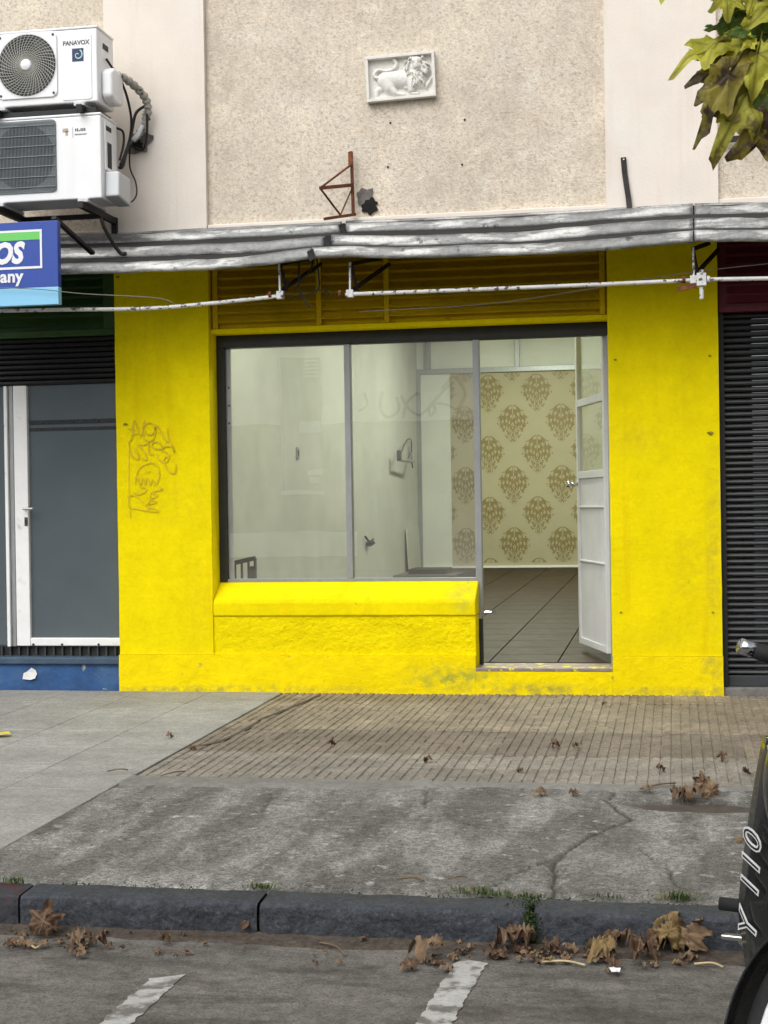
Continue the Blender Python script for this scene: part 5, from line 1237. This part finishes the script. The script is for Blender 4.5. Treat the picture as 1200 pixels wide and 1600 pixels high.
# handlebar, turned with the fork
hb = M(); hb.tube(spline([S((.80,-.26,.975)), S((.84,-.15,.985)), S((.88,-.06,.94)), S((.88,.06,.94)), S((.84,.15,.985)), S((.80,.26,.975))], 6), .012, 10); hbar = hb.build('handlebar', chrome, MB_, smooth=True)
for s_ in (-1, 1):
    a, b = S((.82, .155*s_, .982)), S((.80, .265*s_, .975)); M().tube([a, a.lerp(b,.5), b], [.017,.019,.017], 12).build('grip', moto_rubber, hbar, smooth=True)
    d_ = (b-a).normalized(); M().tube([b, b+d_*.030], .017, 12).build('bar_end', chrome, hbar, smooth=True)
    M().tube(spline([S((.86,.12*s_,.975)), S((.90,.17*s_,.97)), S((.885,.26*s_,.955))], 5), .007, 8).build('lever', chrome, hbar, smooth=True)
hc = M(); hc.lathe([(0,.13),(.05,.125),(.085,.10),(.10,.05),(.105,-.02),(.09,-.08),(0,-.10)], S((.92,0,.955)), SD((1,0,.1)), 24); hc.build('headlamp_cowl', moto_black, hbar, smooth=True)
M().lathe([(0,.142),(.05,.137),(.078,.112)], S((.92,0,.955)), SD((1,0,.1)), 24).build('headlamp', lens_m, hbar, smooth=True)
# frame, engine, seat, tail, pegs
M().tube(spline([(.90,0,.70),(.62,0,.50),(.40,0,.48),(.10,0,.62),(-.25,0,.68)], 6), .05, 10).build('frame_tube', moto_black, MB_, smooth=True)
en = M(); en.box(.32,.66,-.13,.13,.22,.44); en.tube([(.62,0,.36),(.80,0,.38)], .065, 12); en.build('engine', gunmetal, MB_, bevel=.02)
st_ = M()
def seat(u, v):
    x = .50-.80*u; b = (v-.5)*2; w = .10+.035*math.sin(u*3); return (x, w*b, .755+.06*u*u-.05*abs(b)**3+.01*math.cos(u*9))
st_.grid(seat, 20, 10); o = st_.build('seat', moto_rubber, MB_, smooth=True); so = o.modifiers.new('t','SOLIDIFY'); so.thickness = .06; so.offset = -1
sb_ = M()
for s_ in (-1,1): sb_.add([(.62,.06*s_,.50),(.45,.12*s_,.72),(-.35,.11*s_,.80),(-.42,.05*s_,.74),(-.05,.12*s_,.60),(.30,.12*s_,.48)], [(0,1,2,3,4,5)])
o = sb_.build('side_panel', moto_black, MB_); so = o.modifiers.new('t','SOLIDIFY'); so.thickness = .02
M().tube([(-.36,0,.76),(-.46,0,.73)], .05, 12).build('tail_lamp', red_lens, MB_, smooth=True)
ex = M(); ex.tube(spline([(.72,-.06,.34),(.66,-.12,.22),(.40,-.15,.20),(.10,-.17,.25),(-.35,-.18,.33)], 6), [.018]*13+[.03]*3+[.045]*9, 12); ex.build('exhaust', chrome, MB_, smooth=True)
M().tube([(.02,.11,.29),(.42,.11,.36)], .02, 8).build('swing_arm', gunmetal, MB_); M().tube([(.02,-.11,.29),(.42,-.11,.36)], .02, 8).build('swing_arm', gunmetal, MB_)
for s_ in (-1,1):
    M().tube([(.42,.12*s_,.36),(.42,.19*s_,.36)], .009, 8).build('peg_stem', gunmetal, MB_)
    M().tube([(.42,.19*s_,.36),(.42,.395*s_,.365)], .017, 10).build('foot_peg', moto_rubber, MB_, smooth=True)
    M().tube([(.02,.15*s_,.30),(-.04,.13*s_,.66)], .022, 8).build('shock', chrome, MB_)
bp = M(); bp.bar((.44,-.16,.29),(.62,-.20,.32), .012,.018); bp.obox((.64,-.30,.345),(.025,0,.004),(0,.035,0),(0,0,.006)); bp.bar((.64,-.295,.34),(.62,-.20,.24), .012,.012, up=(0,1,0)); bp.build('brake_pedal', chrome, MB_, bevel=.003)
M().tube([(.40,.10,.22),(.44,.26,.005)], .010, 8).build('side_stand', gunmetal, MB_)
rf = M(); 
def rfen(u, v):
    a = math.radians(20+130*u); b = (v-.5)*2; return (-.33*math.cos(math.pi-a)*-1*-1, .06*b, .29+(.33-.02*b*b)*math.sin(a))
rf.grid(rfen, 16, 6).build('fender', moto_black, MB_, smooth=True)
M().box(-.47,-.465,-.09,.09,.50,.62).build('number_plate', moto_white, MB_)

# ------------------------------------------------------------------ building across the street (seen mirrored in the shop glass)
OY = -20.0
ob = thing('opposite_building', 'white walled building with grey dado across the street mirrored in the shop glass', 'building', (-6, OY, ROAD))
opp_w = mat('opposite_white', (.80,.80,.77), .85, .06, 1); opp_g = mat('opposite_grey', (.12,.12,.115), .85, .15, 1); opp_d = mat('opposite_door', (.22,.22,.21), .6)
def mir(px, py, dy=.03):                   # pixel of a mirror image in the shop glass -> point on the far facade
    q = W(px, py, 2*WY-OY); return Vector((q.x, OY+dy, q.z))
zdado = mir(450, 666).z
M().box(-30, 18, OY-.3, OY, zdado+.001, 5.4).build('wall', opp_w, ob); M().box(-30, 18, OY-.28, OY+.02, ROAD, zdado).build('dado', opp_g, ob)
def mbox(name, a, b, ma, dy=.03, t_=.03, par=ob):
    p, q = mir(*a), mir(*b); return M().box(p.x, q.x, OY+dy, OY+dy+t_, min(p.z,q.z), max(p.z,q.z)).build(name, ma, par)
dr = mbox('door', (440,560), (505,772), opp_d)
mbox('door_frame', (436,556), (440,774), opp_w, par=dr); mbox('door_frame', (440,768), (506,773), opp_w, .065, par=dr)
mbox('sign_plate', (468,660), (504,676), sign_white, .065, par=dr); mbox('letter_box', (484,736), (506,743), sign_white, .065, par=dr); mbox('letter_box', (487,746), (500,755), opp_w, .066, par=dr)
mbox('window_panel', (476,562), (500,588), opp_w, .065, par=dr)
for q in range(4): mbox('vent_slat', (477,565+q*6), (499,568+q*6), opp_d, .1, .01, par=dr)
scr = mat('far_graffiti', (.14,.14,.15), .8)
for st_ in ([(560,645),(575,632),(570,612)],[(597,610),(596,640),(606,655),(622,640),(618,620)],[(626,618),(640,640),(655,650)],[(655,612),(636,630),(628,655)],[(664,640),(680,628),(700,632),(712,642)],[(668,632),(672,652),(680,640),(676,630)],[(690,605),(708,590),(725,612),(712,640)],[(655,650),(690,610),(708,596)]):
    M().ribbon(spline([mir(a, b, .006) for a, b in st_], 6), .06, (0,1,0)).build('far_graffiti', scr, ob)
mbox('plinth_band', (300,830), (560,868), opp_w, .05)
M().box(-30, 18, OY+.09, OY+3.4, ROAD-.01, ROAD+.12).build('footway', mortar, ob)
settle()
# cycles
scene.render.engine = 'CYCLES'
scene.cycles.max_bounces = 8; scene.cycles.transparent_max_bounces = 12
